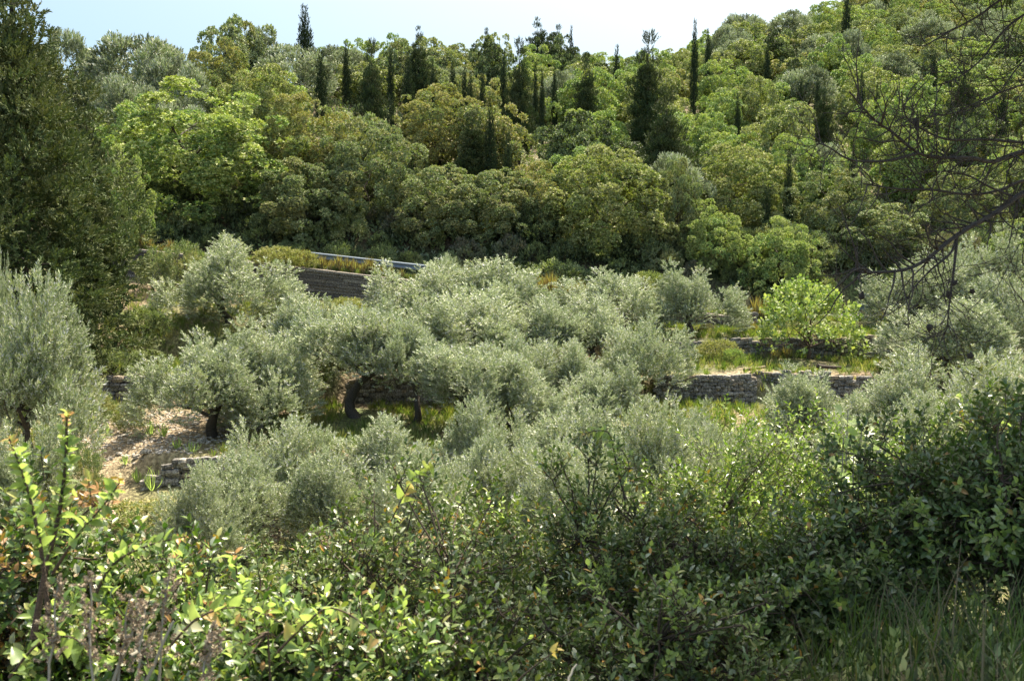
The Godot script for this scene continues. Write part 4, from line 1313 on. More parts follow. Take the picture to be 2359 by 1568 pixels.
func plant_near():
	rng.seed = 51
	var lit := [[0.11, 0.15, 0.04, 4.0], [0.15, 0.19, 0.055, 3.0], [0.08, 0.12, 0.035, 3.0], [0.26, 0.26, 0.08, 1.2], [0.42, 0.44, 0.30, 0.8], [0.42, 0.22, 0.05, 0.3]]
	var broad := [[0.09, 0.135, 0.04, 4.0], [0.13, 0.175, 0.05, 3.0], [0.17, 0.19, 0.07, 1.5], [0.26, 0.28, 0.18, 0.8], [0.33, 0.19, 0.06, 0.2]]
	var mixed := [[0.09, 0.15, 0.04, 4.0], [0.15, 0.21, 0.05, 3.0], [0.06, 0.10, 0.03, 3.0], [0.30, 0.30, 0.10, 1.2], [0.36, 0.20, 0.08, 0.4], [0.42, 0.43, 0.32, 0.7]]
	var group := "shrubs in front of the grove"
	var lent := {"shape": "narrow", "spray": "alternate", "leaf": 0.034, "width": 0.0155, "palette": lit, "tips": 235, "per": 5, "cluster": 0.07, "shoots": 9, "stems": 11, "singles": 170}
	# label, px, distance, top, half size, options
	near_shrub("mastic_shrub", "sunlit glossy green shrub with brown stems beside the dark shrub", group, spot(945, 4.3), Vector3(1.25, rise(945, 1075, 4.3), 1.1), lent)
	near_shrub("mastic_shrub", "sunlit glossy green shrub behind the tangle of dried seed stalks", group, spot(700, 4.0), Vector3(1.1, rise(700, 1205, 4.0), 0.9), lent)
	near_shrub("mastic_shrub", "tall dark shaded shrub with upright top shoots", group, spot(1430, 4.5), Vector3(1.05, rise(1430, 1020, 4.5), 1.0), lent)
	near_shrub("mastic_shrub", "dark shaded shrub below the bright yellow-green bush", group, spot(1690, 4.3), Vector3(1.1, rise(1690, 1190, 4.3), 0.9), lent)
	near_shrub("mastic_shrub", "low dark shaded shrub beside the shaded grass", group, spot(1560, 3.3), Vector3(0.9, rise(1560, 1300, 3.3), 0.7), lent)
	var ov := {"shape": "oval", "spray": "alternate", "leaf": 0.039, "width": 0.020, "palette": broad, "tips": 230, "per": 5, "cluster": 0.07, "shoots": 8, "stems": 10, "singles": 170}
	near_shrub("broadleaf_shrub", "dense shaded thicket under the hanging pine twigs", group, spot(2210, 4.6), Vector3(1.5, rise(2210, 960, 4.6), 1.1), ov)
	near_shrub("broadleaf_shrub", "dense shaded thicket cut by the frame under the pine", group, spot(2400, 4.2), Vector3(1.0, rise(2400, 905, 4.2), 1.0), ov)
	near_shrub("broadleaf_shrub", "shaded shrub between the dark thickets", group, spot(1960, 4.4), Vector3(0.95, rise(1960, 1190, 4.4), 0.9), ov)
	var lf := ov.duplicate()
	lf.palette = mixed
	lf.young = 4
	lf.tips = 200
	lf.per = 5
	near_shrub("broadleaf_shrub", "sunlit leafy shrub with orange young tips", group, spot(300, 3.3), Vector3(1.0, rise(300, 1240, 3.3), 0.8), lf)
	near_shrub("broadleaf_shrub", "sunlit leafy shrub with orange tips cut by the frame", group, spot(20, 3.2), Vector3(0.95, rise(20, 1110, 3.2), 0.8), lf)
	var lo := lf.duplicate()
	lo.leaf = 0.037
	near_shrub("broadleaf_shrub", "low sunlit shrub among the dried seed stalks", group, spot(520, 2.7), Vector3(0.9, rise(520, 1370, 2.7), 0.6), lo)
	var lc := lent.duplicate()
	lc.palette = mixed
	near_shrub("mastic_shrub", "low glossy green shrub with narrow leaves below the vine", group, spot(1040, 2.8), Vector3(0.85, rise(1040, 1350, 2.8), 0.6), lent)
	near_shrub("mastic_shrub", "low leafy shrub wound with heart-leaved vine", group, spot(770, 2.7), Vector3(0.8, rise(770, 1340, 2.7), 0.6), lc)
	# farther down the slope, in full sun
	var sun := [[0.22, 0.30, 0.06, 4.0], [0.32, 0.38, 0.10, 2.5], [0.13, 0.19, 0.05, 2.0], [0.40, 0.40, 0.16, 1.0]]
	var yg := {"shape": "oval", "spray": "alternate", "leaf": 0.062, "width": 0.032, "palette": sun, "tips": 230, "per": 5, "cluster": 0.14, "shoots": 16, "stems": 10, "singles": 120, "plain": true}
	near_shrub("broadleaf_shrub", "bright yellow-green bush in full sun before the olives", group, spot(1790, 9.5), Vector3(2.2, rise(1790, 965, 9.5), 1.6), yg)
	near_shrub("broadleaf_shrub", "bright yellow-green bush beside the large fig leaves", group, spot(2020, 10.0), Vector3(1.9, rise(2020, 1010, 10.0), 1.5), yg)
	var bh := yg.duplicate()
	bh.palette = lit
	bh.tips = 200
	near_shrub("broadleaf_shrub", "green bush on the slope behind the dark shrubs", group, spot(1560, 8.5), Vector3(1.8, rise(1560, 1110, 8.5), 1.4), bh)
	near_shrub("broadleaf_shrub", "green bush on the slope behind the thicket", group, spot(2290, 9.0), Vector3(2.2, rise(2290, 930, 9.0), 1.5), bh)
	near_shrub("broadleaf_shrub", "green bush on the slope behind the sunlit shrubs", group, spot(1130, 8.0), Vector3(1.7, rise(1130, 1150, 8.0), 1.3), bh)
	near_shrub("broadleaf_shrub", "green bush on the slope below the small low olive", group, spot(330, 8.0), Vector3(2.0, rise(330, 1330, 8.0), 1.3), bh)
	near_shrub("broadleaf_shrub", "green bush on the slope below the pale olive", group, spot(700, 8.5), Vector3(2.0, rise(700, 1270, 8.5), 1.3), bh)

func spot(px: float, d: float) -> Vector3: return on_ground(px, d, 0.05)
func rise(px: float, top: float, d: float) -> float: return maxf(0.45, (at(px, top, d).y - on_ground(px, d, 0.05).y - 0.1) / 1.1)

# a stem through seen points, with leaves set along it one by one
func leafy_stem(called: String, label: String, category: String, group: String, line: Array, radius: float, shape: String, n: int, ll: float, lw: float, palette: Array, from := 0.15, tipc := Color(0.5, 0.2, 0.06)):
	var base: Vector3 = line[0]
	var o := thing(called, label, category, base, 0.0, group)
	var pts := line.map(func(p): return p - base)
	var g := Geo.new()
	var fine := smooth(pts, 5)
	tube(g, fine, taper(radius, radius * 0.3, fine.size() - 1), 6)
	part("stem", g.mesh(), mats.twig_bark, o)
	for k in n:
		var t := lerpf(from, 1.0, (k + rnd(0, 0.6)) / n)
		var f := clampf(t, 0, 0.999) * (fine.size() - 1)
		var i := int(f)
		var p: Vector3 = fine[i].lerp(fine[i + 1], f - i)
		var along: Vector3 = (fine[i + 1] - fine[i]).normalized()
		var dir := (along * rnd(0.1, 0.9) + frame(along, k * 2.4 + rnd(-0.7, 0.7)).x + Vector3.UP * rnd(-0.4, 0.4))
		var q: Array = palette[rng.randi() % palette.size()]
		var c := Color(q[0], q[1], q[2])
		var s := ll * rnd(0.55, 1.25)
		if t > 0.88:
			c = tipc
			s *= 0.55
		part("leaf", canon_mesh(shape), flat_leaf("leaf_%.3f_%.3f_%.3f" % [c.r, c.g, c.b], c), o, Transform3D(frame_leaf(dir, Vector3.UP * 0.7 + Vector3(rnd(-1, 1), 0, rnd(-1, 1)), s, lw * s / ll), p))
func smooth(pts: Array, per: int) -> Array:
	var c := Curve3D.new()
	for k in pts.size():
		var tan: Vector3 = (pts[mini(k + 1, pts.size() - 1)] - pts[maxi(k - 1, 0)]) / 6.0
		c.add_point(pts[k], -tan, tan)
	var out := []
	for k in pts.size() - 1:
		for s in per: out.append(c.sample(k, float(s) / per))
	out.append(pts[-1])
	return out
func plant_details():
	rng.seed = 61
	var green := [[0.10, 0.155, 0.045], [0.14, 0.20, 0.055], [0.07, 0.11, 0.03], [0.17, 0.20, 0.065]]
	var cream := [[0.40, 0.37, 0.26], [0.22, 0.22, 0.08], [0.11, 0.16, 0.05], [0.08, 0.12, 0.04], [0.13, 0.17, 0.06], [0.34, 0.20, 0.07]]
	var red := Color(0.38, 0.17, 0.06)
	leafy_stem("tall_shoot", "tall upright leafy shoot with red young tip beside the clearing", "shoot", "leafy shoots", [at(75, 1470, 2.6), at(100, 1330, 2.62), at(135, 1180, 2.65), at(150, 1060, 2.65), at(152, 950, 2.66)], 0.011, "oval", 110, 0.040, 0.020, green, 0.3, red)
	leafy_stem("tall_shoot", "leafy shoot with orange tip cut short beside the tall one", "shoot", "leafy shoots", [at(110, 1420, 2.5), at(92, 1260, 2.5), at(60, 1120, 2.5), at(20, 1010, 2.5)], 0.008, "oval", 76, 0.039, 0.0195, green, 0.25, red)
	leafy_stem("tall_shoot", "side shoot with orange tips hanging before the rubble wall", "shoot", "leafy shoots", [at(120, 1320, 2.62), at(180, 1230, 2.6), at(240, 1160, 2.6), at(275, 1110, 2.6)], 0.005, "oval", 40, 0.042, 0.021, green, 0.2, red)
	leafy_stem("tall_shoot", "long arching shoot ending in an orange tip before the small olive", "shoot", "leafy shoots", [at(200, 1420, 2.7), at(250, 1310, 2.7), at(330, 1260, 2.7), at(430, 1235, 2.7)], 0.006, "oval", 50, 0.046, 0.023, green, 0.2, red)
	leafy_stem("tall_shoot", "upright shoot with copper tip in front of the pale olive", "shoot", "leafy shoots", [at(560, 1480, 2.8), at(550, 1400, 2.8), at(545, 1330, 2.8), at(540, 1270, 2.8)], 0.005, "oval", 26, 0.05, 0.022, green, 0.2, red)
	leafy_stem("tall_shoot", "top shoot of the dark shrub with brown tip", "shoot", "leafy shoots", [at(1440, 1150, 4.4), at(1420, 1070, 4.4), at(1400, 995, 4.4), at(1340, 1000, 4.4)], 0.006, "narrow", 44, 0.05, 0.022, green, 0.1, Color(0.3, 0.16, 0.06))
	leafy_stem("vine", "heart-leaved vine with cream and orange leaves over the low shrub", "vine", "heart-leaved vines", [at(640, 1500, 2.35), at(700, 1440, 2.33), at(760, 1400, 2.3), at(840, 1440, 2.3), at(880, 1500, 2.3)], 0.004, "heart", 16, 0.042, 0.034, cream, 0.05, Color(0.45, 0.42, 0.26))
	leafy_stem("vine", "thin vine with yellow and orange leaves twined over the sunlit shrub", "vine", "heart-leaved vines", [at(900, 1200, 3.7), at(930, 1140, 3.65), at(960, 1090, 3.65), at(1000, 1060, 3.65)], 0.003, "heart", 16, 0.05, 0.04, [[0.45, 0.35, 0.07], [0.48, 0.26, 0.06], [0.24, 0.28, 0.06]], 0.05, Color(0.5, 0.3, 0.06))
	leafy_stem("vine", "heart-leaved vine with broad green leaves near the seed stalks", "vine", "heart-leaved vines", [at(380, 1500, 2.4), at(460, 1420, 2.4), at(560, 1400, 2.4), at(660, 1440, 2.4)], 0.004, "heart", 16, 0.042, 0.034, cream, 0.05, Color(0.45, 0.42, 0.26))
	leafy_stem("vine", "bare arching vine stem with two yellow leaves at its end", "vine", "heart-leaved vines", [at(1170, 1600, 2.6), at(1200, 1560, 2.6), at(1250, 1520, 2.58), at(1285, 1495, 2.55)], 0.004, "heart", 4, 0.035, 0.028, [[0.5, 0.36, 0.08]], 0.8, Color(0.5, 0.36, 0.08))
	leafy_stem("vine", "broad-leaved vine at the foot of the sunlit shrubs", "vine", "heart-leaved vines", [at(20, 1560, 2.2), at(90, 1480, 2.2), at(170, 1470, 2.2), at(230, 1540, 2.2)], 0.004, "heart", 14, 0.046, 0.037, green, 0.05, Color(0.4, 0.42, 0.26))
	# dried seed stalks
	var seeds := sprig_set(4, 22, 0.03, 0.013, 0.009, 0.6, 1.6, 0.3)
	var brown := tint_set(4, 22, [[[0.29, 0.23, 0.165, 3.0], [0.38, 0.32, 0.235, 2.0], [0.18, 0.14, 0.10, 1.0]]])
	for q in [[135, 1350, 2.2, 30], [205, 1345, 2.2, -10], [300, 1380, 2.25, 35], [330, 1400, 2.2, 20], [390, 1330, 2.3, 30], [490, 1460, 2.2, 30]]:
		var top := at(q[0], q[1], q[2])
		var foot := at(q[0] - q[3], 1640, q[2] - 0.05)
		var o := thing("seed_stalk", "dried grey-brown stalk of whorled seed heads among the leaves", "dried plant", foot, 0.0, "dried seed stalks")
		var g := Geo.new()
		var line := bent(Vector3.ZERO, top - foot, 8, 0.006)
		tube(g, line, taper(0.004, 0.0018, 8), 5)
		part("stem", g.mesh(), mats.dry_stem, o)
		for k in 7:
			var f := lerpf(0.4, 1.0, k / 6.0)
			var pts := []
			for w in 5:
				var a := w * TAU / 5 + k
				pts.append([(top - foot) * f + Vector3(cos(a) * 0.012, rnd(-0.004, 0.004), sin(a) * 0.012), 0.012, 1.0])
			part("seed_head", crown(pts, seeds, brown, 7500.0, 0.1, 0.45, 0.75, 0.2), mats.dry_leaf, o)
	# thin grey dead stems
	for q in [[255, 1600, 305, 1440, 2.2], [330, 1600, 400, 1430, 2.2], [300, 1510, 330, 1475, 2.2], [1300, 1590, 1330, 1530, 2.6]]:
		var a := at(q[0], q[1], q[4])
		var b := at(q[2], q[3], q[4] + 0.05)
		var g := Geo.new()
		tube(g, bent(Vector3.ZERO, b - a, 5, 0.006), taper(0.005, 0.003, 5), 5)
		single("dead_stem", g.mesh(), mats.dry_stem, "thin bare grey stem sticking out of the low leaves", "stem", "bare stems", "", Transform3D(Basis.IDENTITY, a))
	# young fig with large leaves catching the sun
	var lobed := Geo.new()
	lobed.v.append(Vector3(0, 0.35, -0.03))
	for p in [[0, 0], [0.35, 0.05], [0.5, 0.3], [0.3, 0.42], [0.42, 0.75], [0.14, 0.62], [0, 1.0], [-0.14, 0.62], [-0.42, 0.75], [-0.3, 0.42], [-0.5, 0.3], [-0.35, 0.05]]:
		lobed.v.append(Vector3(p[0], p[1], 0.12 * absf(p[0]) - 0.1 * p[1] * p[1]))
	for k in 12: lobed.i.append_array([0, 1 + k, 1 + (k + 1) % 12])
	var fig_leaf := lobed.mesh()
	var fb := spot(1975, 8.0)
	var o := thing("young_fig", "young fig with large pale leaves catching the sun", "fig", fb)
	var g := Geo.new()
	var tips := [at(1955, 940, 8.0), at(1985, 985, 7.9), at(1945, 1010, 7.9), at(2010, 1000, 8.1), at(2025, 1035, 7.9), at(1965, 1050, 7.8)]
	var all := []
	for t in tips:
		var line := bent(Vector3(0, 0, 0), t - fb, 5, 0.03)
		tube(g, line, taper(0.016, 0.005, 5), 6)
		for k in 11:
			all.append([line[5].lerp(line[3], k / 11.0) + Vector3(rnd(-0.06, 0.06), rnd(-0.04, 0.06), rnd(-0.06, 0.06)), k])
	part("stem", g.mesh(), mats.dry_stem, o)
	for q in all:
		var a := rnd(0, TAU)
		var dir := Vector3(cos(a), rnd(0.0, 0.7), sin(a)).normalized()
		var l := rnd(0.085, 0.14)
		var x := dir.cross(Vector3(rnd(-0.5, 0.5), 0.8, rnd(0.2, 1.0))).normalized()
		part("leaf", fig_leaf, mats.fig_a if rng.randf() < 0.5 else mats.fig_b, o, Transform3D(Basis(x * l, dir * l, x.cross(dir) * l), q[0] + dir * 0.03))
	# the light green fig on the terrace
	var s := sprig_set(5, 6, 0.36, 0.16, 0.13, 0.6, 1.35, 0.3)
	var tn := tint_set(5, 6, LIME)
	var c := []
	for k in 40:
		var a := rnd(0, TAU)
		var y := rnd(0.3, 2.45)
		var r := table([[0, 1.3], [0.8, 1.8], [1.6, 1.5], [2.4, 0.7], [2.8, 0.25]], y) * sqrt(rnd(0.15, 1.0))
		c.append([Vector3(cos(a) * r, y, sin(a) * r), rnd(0.2, 0.38), 1.0])
	for k in 8: c.append([Vector3(rnd(1.2, 2.2), rnd(-0.2, 0.9), rnd(-0.3, 0.9)), rnd(0.18, 0.3), 1.0])
	var base := on_ground(1865, 37.2, 0.1)
	base.y = -4.25
	var f := thing("fig_tree", "light green fig tree with spreading stems over the upper terrace wall", "fig tree", base)
	part("trunk", trunk_and_limbs(0.07, Vector3(0.05, 0.35, 0), c, 9, 0.15, Vector3.ZERO, 18), mats.twig_bark, f)
	part("crown", crown(c, s, tn, 150.0, 0.45, 0.75, 1.2, 0.3, Vector3(0, 0.5, 0)), mats.fig_leaf, f)
	# shaded grass at the lower corner
	var gs := Geo.new()
	for k in 1900:
		var d := rnd(2.1, 4.6)
		var x := rnd(0.16, 0.56) * d
		if x / d < 0.3 and d > 3.4: continue
		var p := Vector3(x, terrain(x, d) - 0.02, -d)
		var a := rnd(0, TAU)
		var lean := Vector3(cos(a), 0, sin(a)) * rnd(0.05, 0.3)
		var l := rnd(0.2, 0.5)
		var w := Vector3(-sin(a), 0, cos(a)) * rnd(0.002, 0.004)
		var col: Color = [Color(0.13, 0.22, 0.07), Color(0.2, 0.30, 0.09), Color(0.10, 0.16, 0.06), Color(0.34, 0.29, 0.2)][rng.randi() % 4]
		var f0 := gs.v.size()
		for q in 4:
			var t := q / 3.0
			var m := p + Vector3.UP * l * t * (1 - 0.25 * t) + lean * l * 2.5 * t * t
			gs.v.append(m - w * (1.0 - t * 0.9))
			gs.v.append(m + w * (1.0 - t * 0.9))
			gs.c.append(col)
			gs.c.append(col)
		for q in 3:
			var e := f0 + q * 2
			gs.i.append_array([e, e + 1, e + 2, e + 1, e + 3, e + 2])
	single("tall_grass", gs.mesh(), mats.grass_leaf, "long shaded grass blades under the pine", "grass", "", "stuff")
	# low scrub under the wood
	var sc := sprig_set(5, 8, 0.5, 0.26, 0.13, 0.4, 1.3, 0.2)
	var st := tint_set(5, 8, [FRESH[0], DULL[0], DULL[1]])
	var scrub := []
	for k in 17000:
		var d := rnd(51.5, 110.0)
		var x := rnd(-0.56, 0.56) * d
		if d < road_d(x) + 6.0: continue
		scrub.append(Vector3(x, terrain(x, d) - 0.05, -d))
	single("scrub", blade_patch(scrub, sc, st), mats.oak_leaf, "low green scrub covering the ground under the wood", "scrub", "", "stuff")
	# leafy low cover on the near slope
	var low := sprig_set(5, 8, 0.12, 0.07, 0.035, 0.4, 1.3, 0.2)
	var lt := tint_set(5, 8, [DARK[1], FRESH[0], DULL[0]])
	var spots := []
	for k in 9000:
		var d := rnd(5.0, 24.0)
		var x := rnd(-0.56, 0.56) * d
		spots.append(Vector3(x, terrain(x, d), -d))
	var tiny := sprig_set(5, 8, 0.08, 0.035, 0.018, 0.4, 1.3, 0.2)
	var close := []
	for k in 4200:
		var d := rnd(1.8, 5.2)
		close.append(Vector3(rnd(-0.58, 0.58) * d, 0, -d))
	for k in close.size(): close[k].y = terrain(close[k].x, -close[k].z)
	single("leafy_mat", blade_patch(close, tiny, lt), mats.oak_leaf, "mat of tiny leaves on the ground under the near shrubs", "ground cover", "", "stuff")
	single("undergrowth", blade_patch(spots, low, lt), mats.oak_leaf, "low leafy ground cover on the slope below the shrubs", "ground cover", "", "stuff")

# ---------------------------------------------------------------- the pine whose bare boughs hang in from the side
func build_pine():
	rng.seed = 71
	var foot := Vector3(6.3, terrain(6.3, 7.6) - 0.2, -7.6)
	var o := thing("pine_tree", "pine with bare grey hanging boughs and small cones at the frame edge", "pine", foot)
	var g := Geo.new()
	var trunk := [Vector3.ZERO, Vector3(0.1, 2.5, 0), Vector3(-0.05, 5.0, 0.1), Vector3(0.1, 8.0, 0), Vector3(0.0, 11.0, 0.1)]
	tube(g, smooth(trunk, 4), taper(0.24, 0.06, 16), 12, 0.05)
	part("trunk", g.mesh(), mats.pine_bark, o)
	# boughs as seen: picture points and distances
	var boughs := [
		[[[2420, -60, 7.4], [2306, 0, 7.1], [2257, 35, 6.9], [2186, 74, 6.7], [2130, 106, 6.5]], 0.021],
		[[[2440, -10, 7.2], [2358, 35, 7.0], [2306, 78, 6.8], [2264, 134, 6.6], [2211, 176, 6.4], [2150, 200, 6.3]], 0.018],
		[[[2450, 330, 7.3], [2358, 328, 7.0], [2271, 321, 6.8], [2186, 321, 6.6], [2130, 300, 6.5], [2088, 268, 6.4], [2077, 211, 6.3]], 0.021],
		[[[2450, 340, 7.0], [2358, 349, 6.7], [2289, 372, 6.5], [2236, 363, 6.3], [2172, 363, 6.2], [2116, 352, 6.1], [2059, 307, 6.0], [2010, 271, 5.9], [1957, 211, 5.8]], 0.028],
		[[[2116, 352, 6.1], [2042, 370, 6.0], [1961, 368, 5.9], [1908, 338, 5.8], [1880, 330, 5.8]], 0.014],
		[[[2450, 400, 7.2], [2358, 416, 6.9], [2306, 437, 6.7], [2236, 448, 6.5], [2148, 437, 6.3], [2060, 434, 6.2], [1989, 423, 6.1]], 0.023],
		[[[2450, 400, 6.8], [2358, 444, 6.5], [2289, 493, 6.3], [2236, 522, 6.1], [2183, 558, 6.0], [2130, 601, 5.9], [2077, 622, 5.8], [1996, 627, 5.7], [1964, 618, 5.7]], 0.034],
		[[[2205, 545, 6.05], [2190, 583, 6.0], [2144, 622, 5.9], [2105, 664, 5.8], [2088, 692, 5.8]], 0.013],
		[[[2205, 545, 6.05], [2200, 604, 6.0], [2193, 657, 5.95], [2186, 713, 5.9], [2179, 763, 5.9], [2148, 777, 5.9]], 0.013],
		[[[2340, 455, 6.5], [2280, 430, 6.4], [2220, 400, 6.3], [2150, 395, 6.2], [2090, 405, 6.2]], 0.011],
		[[[2420, 180, 7.2], [2340, 200, 7.0], [2260, 232, 6.8], [2190, 262, 6.6], [2130, 258, 6.5]], 0.015],
		[[[2420, 100, 7.0], [2350, 150, 6.8], [2300, 215, 6.6], [2230, 255, 6.4]], 0.014],
		[[[2400, 620, 6.4], [2358, 560, 6.4], [2330, 600, 6.4], [2300, 660, 6.4]], 0.008],
	]
	var cones := []
	for b in boughs:
		var pts: Array = b[0].map(func(q): return at(q[0], q[1], q[2]))
		var r0: float = b[1]
		if pts[0].x > 3.4:      # carry the bough back to the trunk
			var join := Vector3(foot.x, pts[0].y + (foot.x - pts[0].x) * 0.25, foot.z)
			pts.push_front(pts[0].lerp(join, 0.5) + Vector3(0, 0.05, 0))
			pts.push_front(join)
		var line := smooth(pts.map(func(p): return p - foot), 5)
		g = Geo.new()
		tube(g, line, taper(r0 * 0.8, r0 * 0.18, line.size() - 1), 7, 0.08)
		for k in range(6, line.size() - 1):
			for z in 2:
				if rng.randf() < 0.35: continue
				var along: Vector3 = (line[k + 1] - line[k]).normalized()
				var side := frame(along, rnd(0, TAU)).x
				var dir := (side + along * 0.7 + Vector3(0, -0.25, 0)).normalized()
				var l := rnd(0.12, 0.5)
				var tw := [line[k]]
				var p: Vector3 = line[k]
				for s in 6:
					dir = (dir + Vector3(rnd(-1, 1), rnd(-1, 1) + 0.1, rnd(-1, 1)) * 0.3).normalized()
					p += dir * l / 6
					tw.append(p)
				tube(g, tw, taper(r0 * 0.22, 0.0018, 6), 4)
				for s in 3:
					var d2 := (dir + Vector3(rnd(-1, 1), rnd(-1, 1), rnd(-1, 1)) * 1.1).normalized()
					var q: Vector3 = tw[2 + s]
					tube(g, [q, q + d2 * l * 0.22, q + d2 * l * 0.38 + Vector3.UP * 0.03], [0.0022, 0.0018, 0.0013], 3)
				if rng.randf() < 0.035: cones.append(tw[-1])
		part("bough", g.mesh(), mats.pine_bark, o)
	var cg := Geo.new()
	for y in 9:
		var t := y / 8.0
		for s in 10:
			var a := s * TAU / 10 + (y % 2) * 0.31
			var r := sin(PI * pow(t, 0.7)) * (1.0 if s % 2 == 0 else 0.72) + 0.05
			cg.v.append(Vector3(cos(a) * r * 0.021, t * 0.058 - 0.03, sin(a) * r * 0.021))
	for y in 8:
		for s in 10:
			var a := y * 10 + s
			var b := y * 10 + (s + 1) % 10
			cg.i.append_array([a, b, a + 10, b, b + 10, a + 10])
	var cm := cg.mesh()
	cones.append_array([at(2108, 280, 6.3) - foot, at(2112, 292, 6.3) - foot, at(1986, 680, 5.7) - foot, at(2236, 818, 6.0) - foot, at(2240, 670, 5.9) - foot])
	for p in cones:
		part("cone", cm, mats.cone_wood, o, Transform3D(Basis.from_euler(Vector3(rnd(0, TAU), rnd(0, TAU), 0)) * Basis.from_scale(Vector3.ONE * rnd(0.7, 1.15)), p))
	# living crown, above and beside the frame
	var s := sprig_set(5, 24, 0.2, 0.15, 0.015, 0.2, 0.9, 0.0)
	var tn := tint_set(5, 24, [[[0.07, 0.10, 0.035, 3.0], [0.11, 0.14, 0.05, 2.0]]])
	var c := []
	for k in 430:
		var a := rnd(0, TAU)
		var y := rnd(6.6, 11.8)
		var r := table([[6.4, 1.8], [7.5, 2.8], [9.5, 2.5], [12, 0.6]], y) * sqrt(rng.randf())
		c.append([Vector3(cos(a) * r - 1.9, y, sin(a) * r * 1.25 + 0.9), rnd(0.5, 0.8), 0.6])
	g = Geo.new()
	for k in 22:
		var q: Array = c[k * 5]
		var to: Vector3 = q[0]
		tube(g, bent(Vector3(0.05, minf(to.y - 0.6, 10.5), 0), to, 5, 0.12), taper(0.07, 0.015, 5), 6)
	part("limb", g.mesh(), mats.pine_bark, o)
	part("crown", crown(c, s, tn, 68.0, 0.3, 0.8, 1.3, 0.2, Vector3(0, 6, 0)), mats.pine_leaf, o)

# ---------------------------------------------------------------- everything
func make_mats():
	mats.bark_tex = noise_texture(51, 0.05, 5, [[0.2, Color(0.35, 0.33, 0.3)], [0.8, Color(1, 1, 1)]])
	mats.stone_tex = noise_texture(52, 0.03, 5, [[0.2, Color(0.5, 0.48, 0.46)], [0.55, Color(0.85, 0.84, 0.82)], [0.8, Color(1, 1, 1)]])
	mats.olive_bark = bark_mat("olive bark", Color(0.17, 0.145, 0.12))
	mats.wood_bark = bark_mat("wood bark", Color(0.13, 0.10, 0.075))
	mats.twig_bark = bark_mat("twig bark", Color(0.19, 0.13, 0.09), 12.0, 0.2)
	mats.pine_bark = bark_mat("pine bark", Color(0.15, 0.12, 0.10), 8.0, 0.4)
	mats.stone_grey = stone_mat("grey limestone", Color(0.34, 0.32, 0.29))
	mats.stone_pale = stone_mat("pale limestone", Color(0.46, 0.43, 0.38))
	mats.stone_dark = stone_mat("dark limestone", Color(0.22, 0.205, 0.185))
	mats.stone_tan = stone_mat("tan limestone", Color(0.38, 0.31, 0.23))
	mats.stone_white = stone_mat("white limestone", Color(0.62, 0.57, 0.50))
	mats.fill = stone_mat("earth fill", Color(0.27, 0.21, 0.15))
	mats.concrete = stone_mat("weathered wall", Color(0.24, 0.21, 0.18))
	mats.concrete_dark = stone_mat("dark weathered wall", Color(0.16, 0.14, 0.125))
	mats.concrete_pale = stone_mat("pale weathered wall", Color(0.34, 0.30, 0.26))
	mats.steel = plain_mat("galvanised steel", Color(0.15, 0.185, 0.225), 0.65, 0.2)
	mats.pale_wood = bark_mat("pale weathered wood", Color(0.48, 0.41, 0.22), 4.0, 0.3)
	mats.rust = plain_mat("rusty iron", Color(0.10, 0.06, 0.045), 0.85)
	mats.dry_stem = plain_mat("dry stem", Color(0.26, 0.24, 0.19), 0.9)
	mats.cone_wood = plain_mat("pine cone", Color(0.045, 0.034, 0.027), 0.95)
	var half := Color(0.5, 0.5, 0.5)
	mats.olive_leaf = leaf_mat("olive leaf", half, Color(0.58, 0.61, 0.50), 0.48, 0.42)
	mats.oak_leaf = leaf_mat("evergreen leaf", half, Color(0.62, 0.68, 0.38), 0.55, 0.32)
	mats.cone_leaf = leaf_mat("conifer foliage", half, Color(0.5, 0.52, 0.3), 0.65, 0.3)
	mats.pine_leaf = leaf_mat("pine needle", half, Color(0.5, 0.55, 0.3), 0.55, 0.4)
	mats.near_leaf = leaf_mat("glossy leaf", half, Color(0.68, 0.78, 0.38), 0.36, 0.5)
	mats.fig_leaf = leaf_mat("fig leaf", half, Color(0.76, 0.82, 0.5), 0.5, 0.4)
	mats.grass_leaf = leaf_mat("grass blade", half, Color(0.9, 1.0, 0.55), 0.6, 0.3)
	mats.dry_leaf = leaf_mat("dry seed head", half, Color(0.4, 0.35, 0.3), 0.8, 0.2)
	mats.squill_a = flat_leaf("squill_green", Color(0.13, 0.20, 0.06))
	mats.squill_b = flat_leaf("squill_pale", Color(0.20, 0.27, 0.10))
	mats.fig_a = flat_leaf("fig_green", Color(0.24, 0.32, 0.09))
	mats.fig_b = flat_leaf("fig_pale", Color(0.34, 0.38, 0.16))

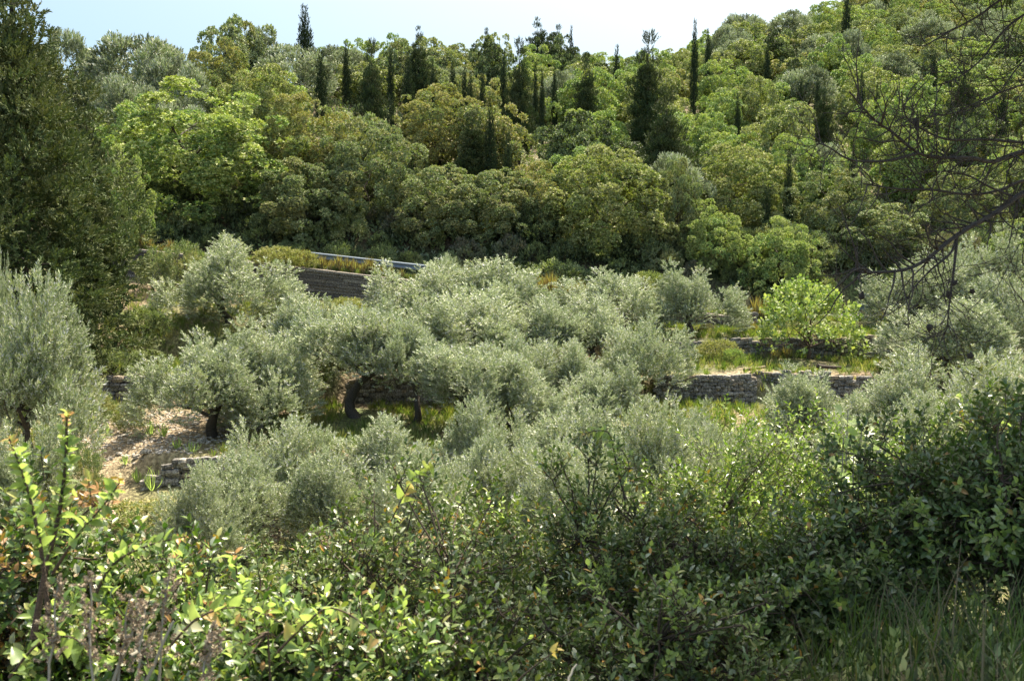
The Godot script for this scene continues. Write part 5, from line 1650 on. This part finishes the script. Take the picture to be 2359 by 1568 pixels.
func _ready():
	# camera
	var cam := Camera3D.new()
	cam.name = "camera"
	add_child(cam)
	cam.position = Vector3.ZERO
	cam.rotation_degrees = Vector3(-PITCH, 0, 0)
	cam.near = 0.05
	cam.far = 1500.0
	cam.keep_aspect = Camera3D.KEEP_HEIGHT
	cam.fov = 2.0 * rad_to_deg(atan(784.0 / FOCAL))
	var lens := CameraAttributesPhysical.new()
	lens.frustum_focal_length = 24.0
	lens.frustum_focus_distance = 28.0
	lens.exposure_aperture = 24.0 / 4.0
	cam.attributes = lens
	cam.fov = 2.0 * rad_to_deg(atan(784.0 / FOCAL))
	print("fov ", cam.fov)
	# sky and air
	var sky := ProceduralSkyMaterial.new()
	sky.sky_top_color = lin(0.12, 0.21, 0.37)
	sky.sky_horizon_color = lin(0.205, 0.31, 0.37)
	sky.sky_curve = 0.25
	sky.sky_energy_multiplier = 1.0
	sky.ground_bottom_color = Color(0.25, 0.24, 0.18)
	sky.ground_horizon_color = Color(0.6, 0.62, 0.6)
	sky.ground_energy_multiplier = 0.6
	sky.sun_angle_max = 120.0
	sky.sun_curve = 0.38
	var env := Environment.new()
	env.background_mode = Environment.BG_SKY
	env.sky = Sky.new()
	env.sky.sky_material = sky
	env.tonemap_mode = Environment.TONE_MAPPER_LINEAR
	env.tonemap_exposure = 2.75
	env.sdfgi_enabled = true
	env.ssao_enabled = true
	env.ssil_enabled = true
	var we := WorldEnvironment.new()
	we.name = "environment"
	we.environment = env
	add_child(we)
	# the sun: high, beyond the hill and a little to the side
	var sun := DirectionalLight3D.new()
	sun.name = "sun"
	sun.light_energy = 1.6
	sun.light_color = Color(1.0, 0.96, 0.88)
	sun.light_angular_distance = 0.5
	sun.shadow_enabled = true
	sun.transform = Transform3D(Basis.looking_at(-Vector3(0.24, 0.88, -0.38).normalized()), Vector3(0, 60, 0))
	add_child(sun)
	make_canon()
	make_mats()
	make_ground()
	make_stones()
	build_walls()
	build_guard_rail()
	make_kinds()
	print("kinds made ", Time.get_ticks_msec())
	plant_hill()
	plant_left_conifer()
	plant_olives()
	plant_shrubs()
	build_small_things()
	grow_grass()
	print("grove ", Time.get_ticks_msec())
	plant_near()
	print("near ", Time.get_ticks_msec())
	plant_details()
	build_pine()
	print("done ", Time.get_ticks_msec())
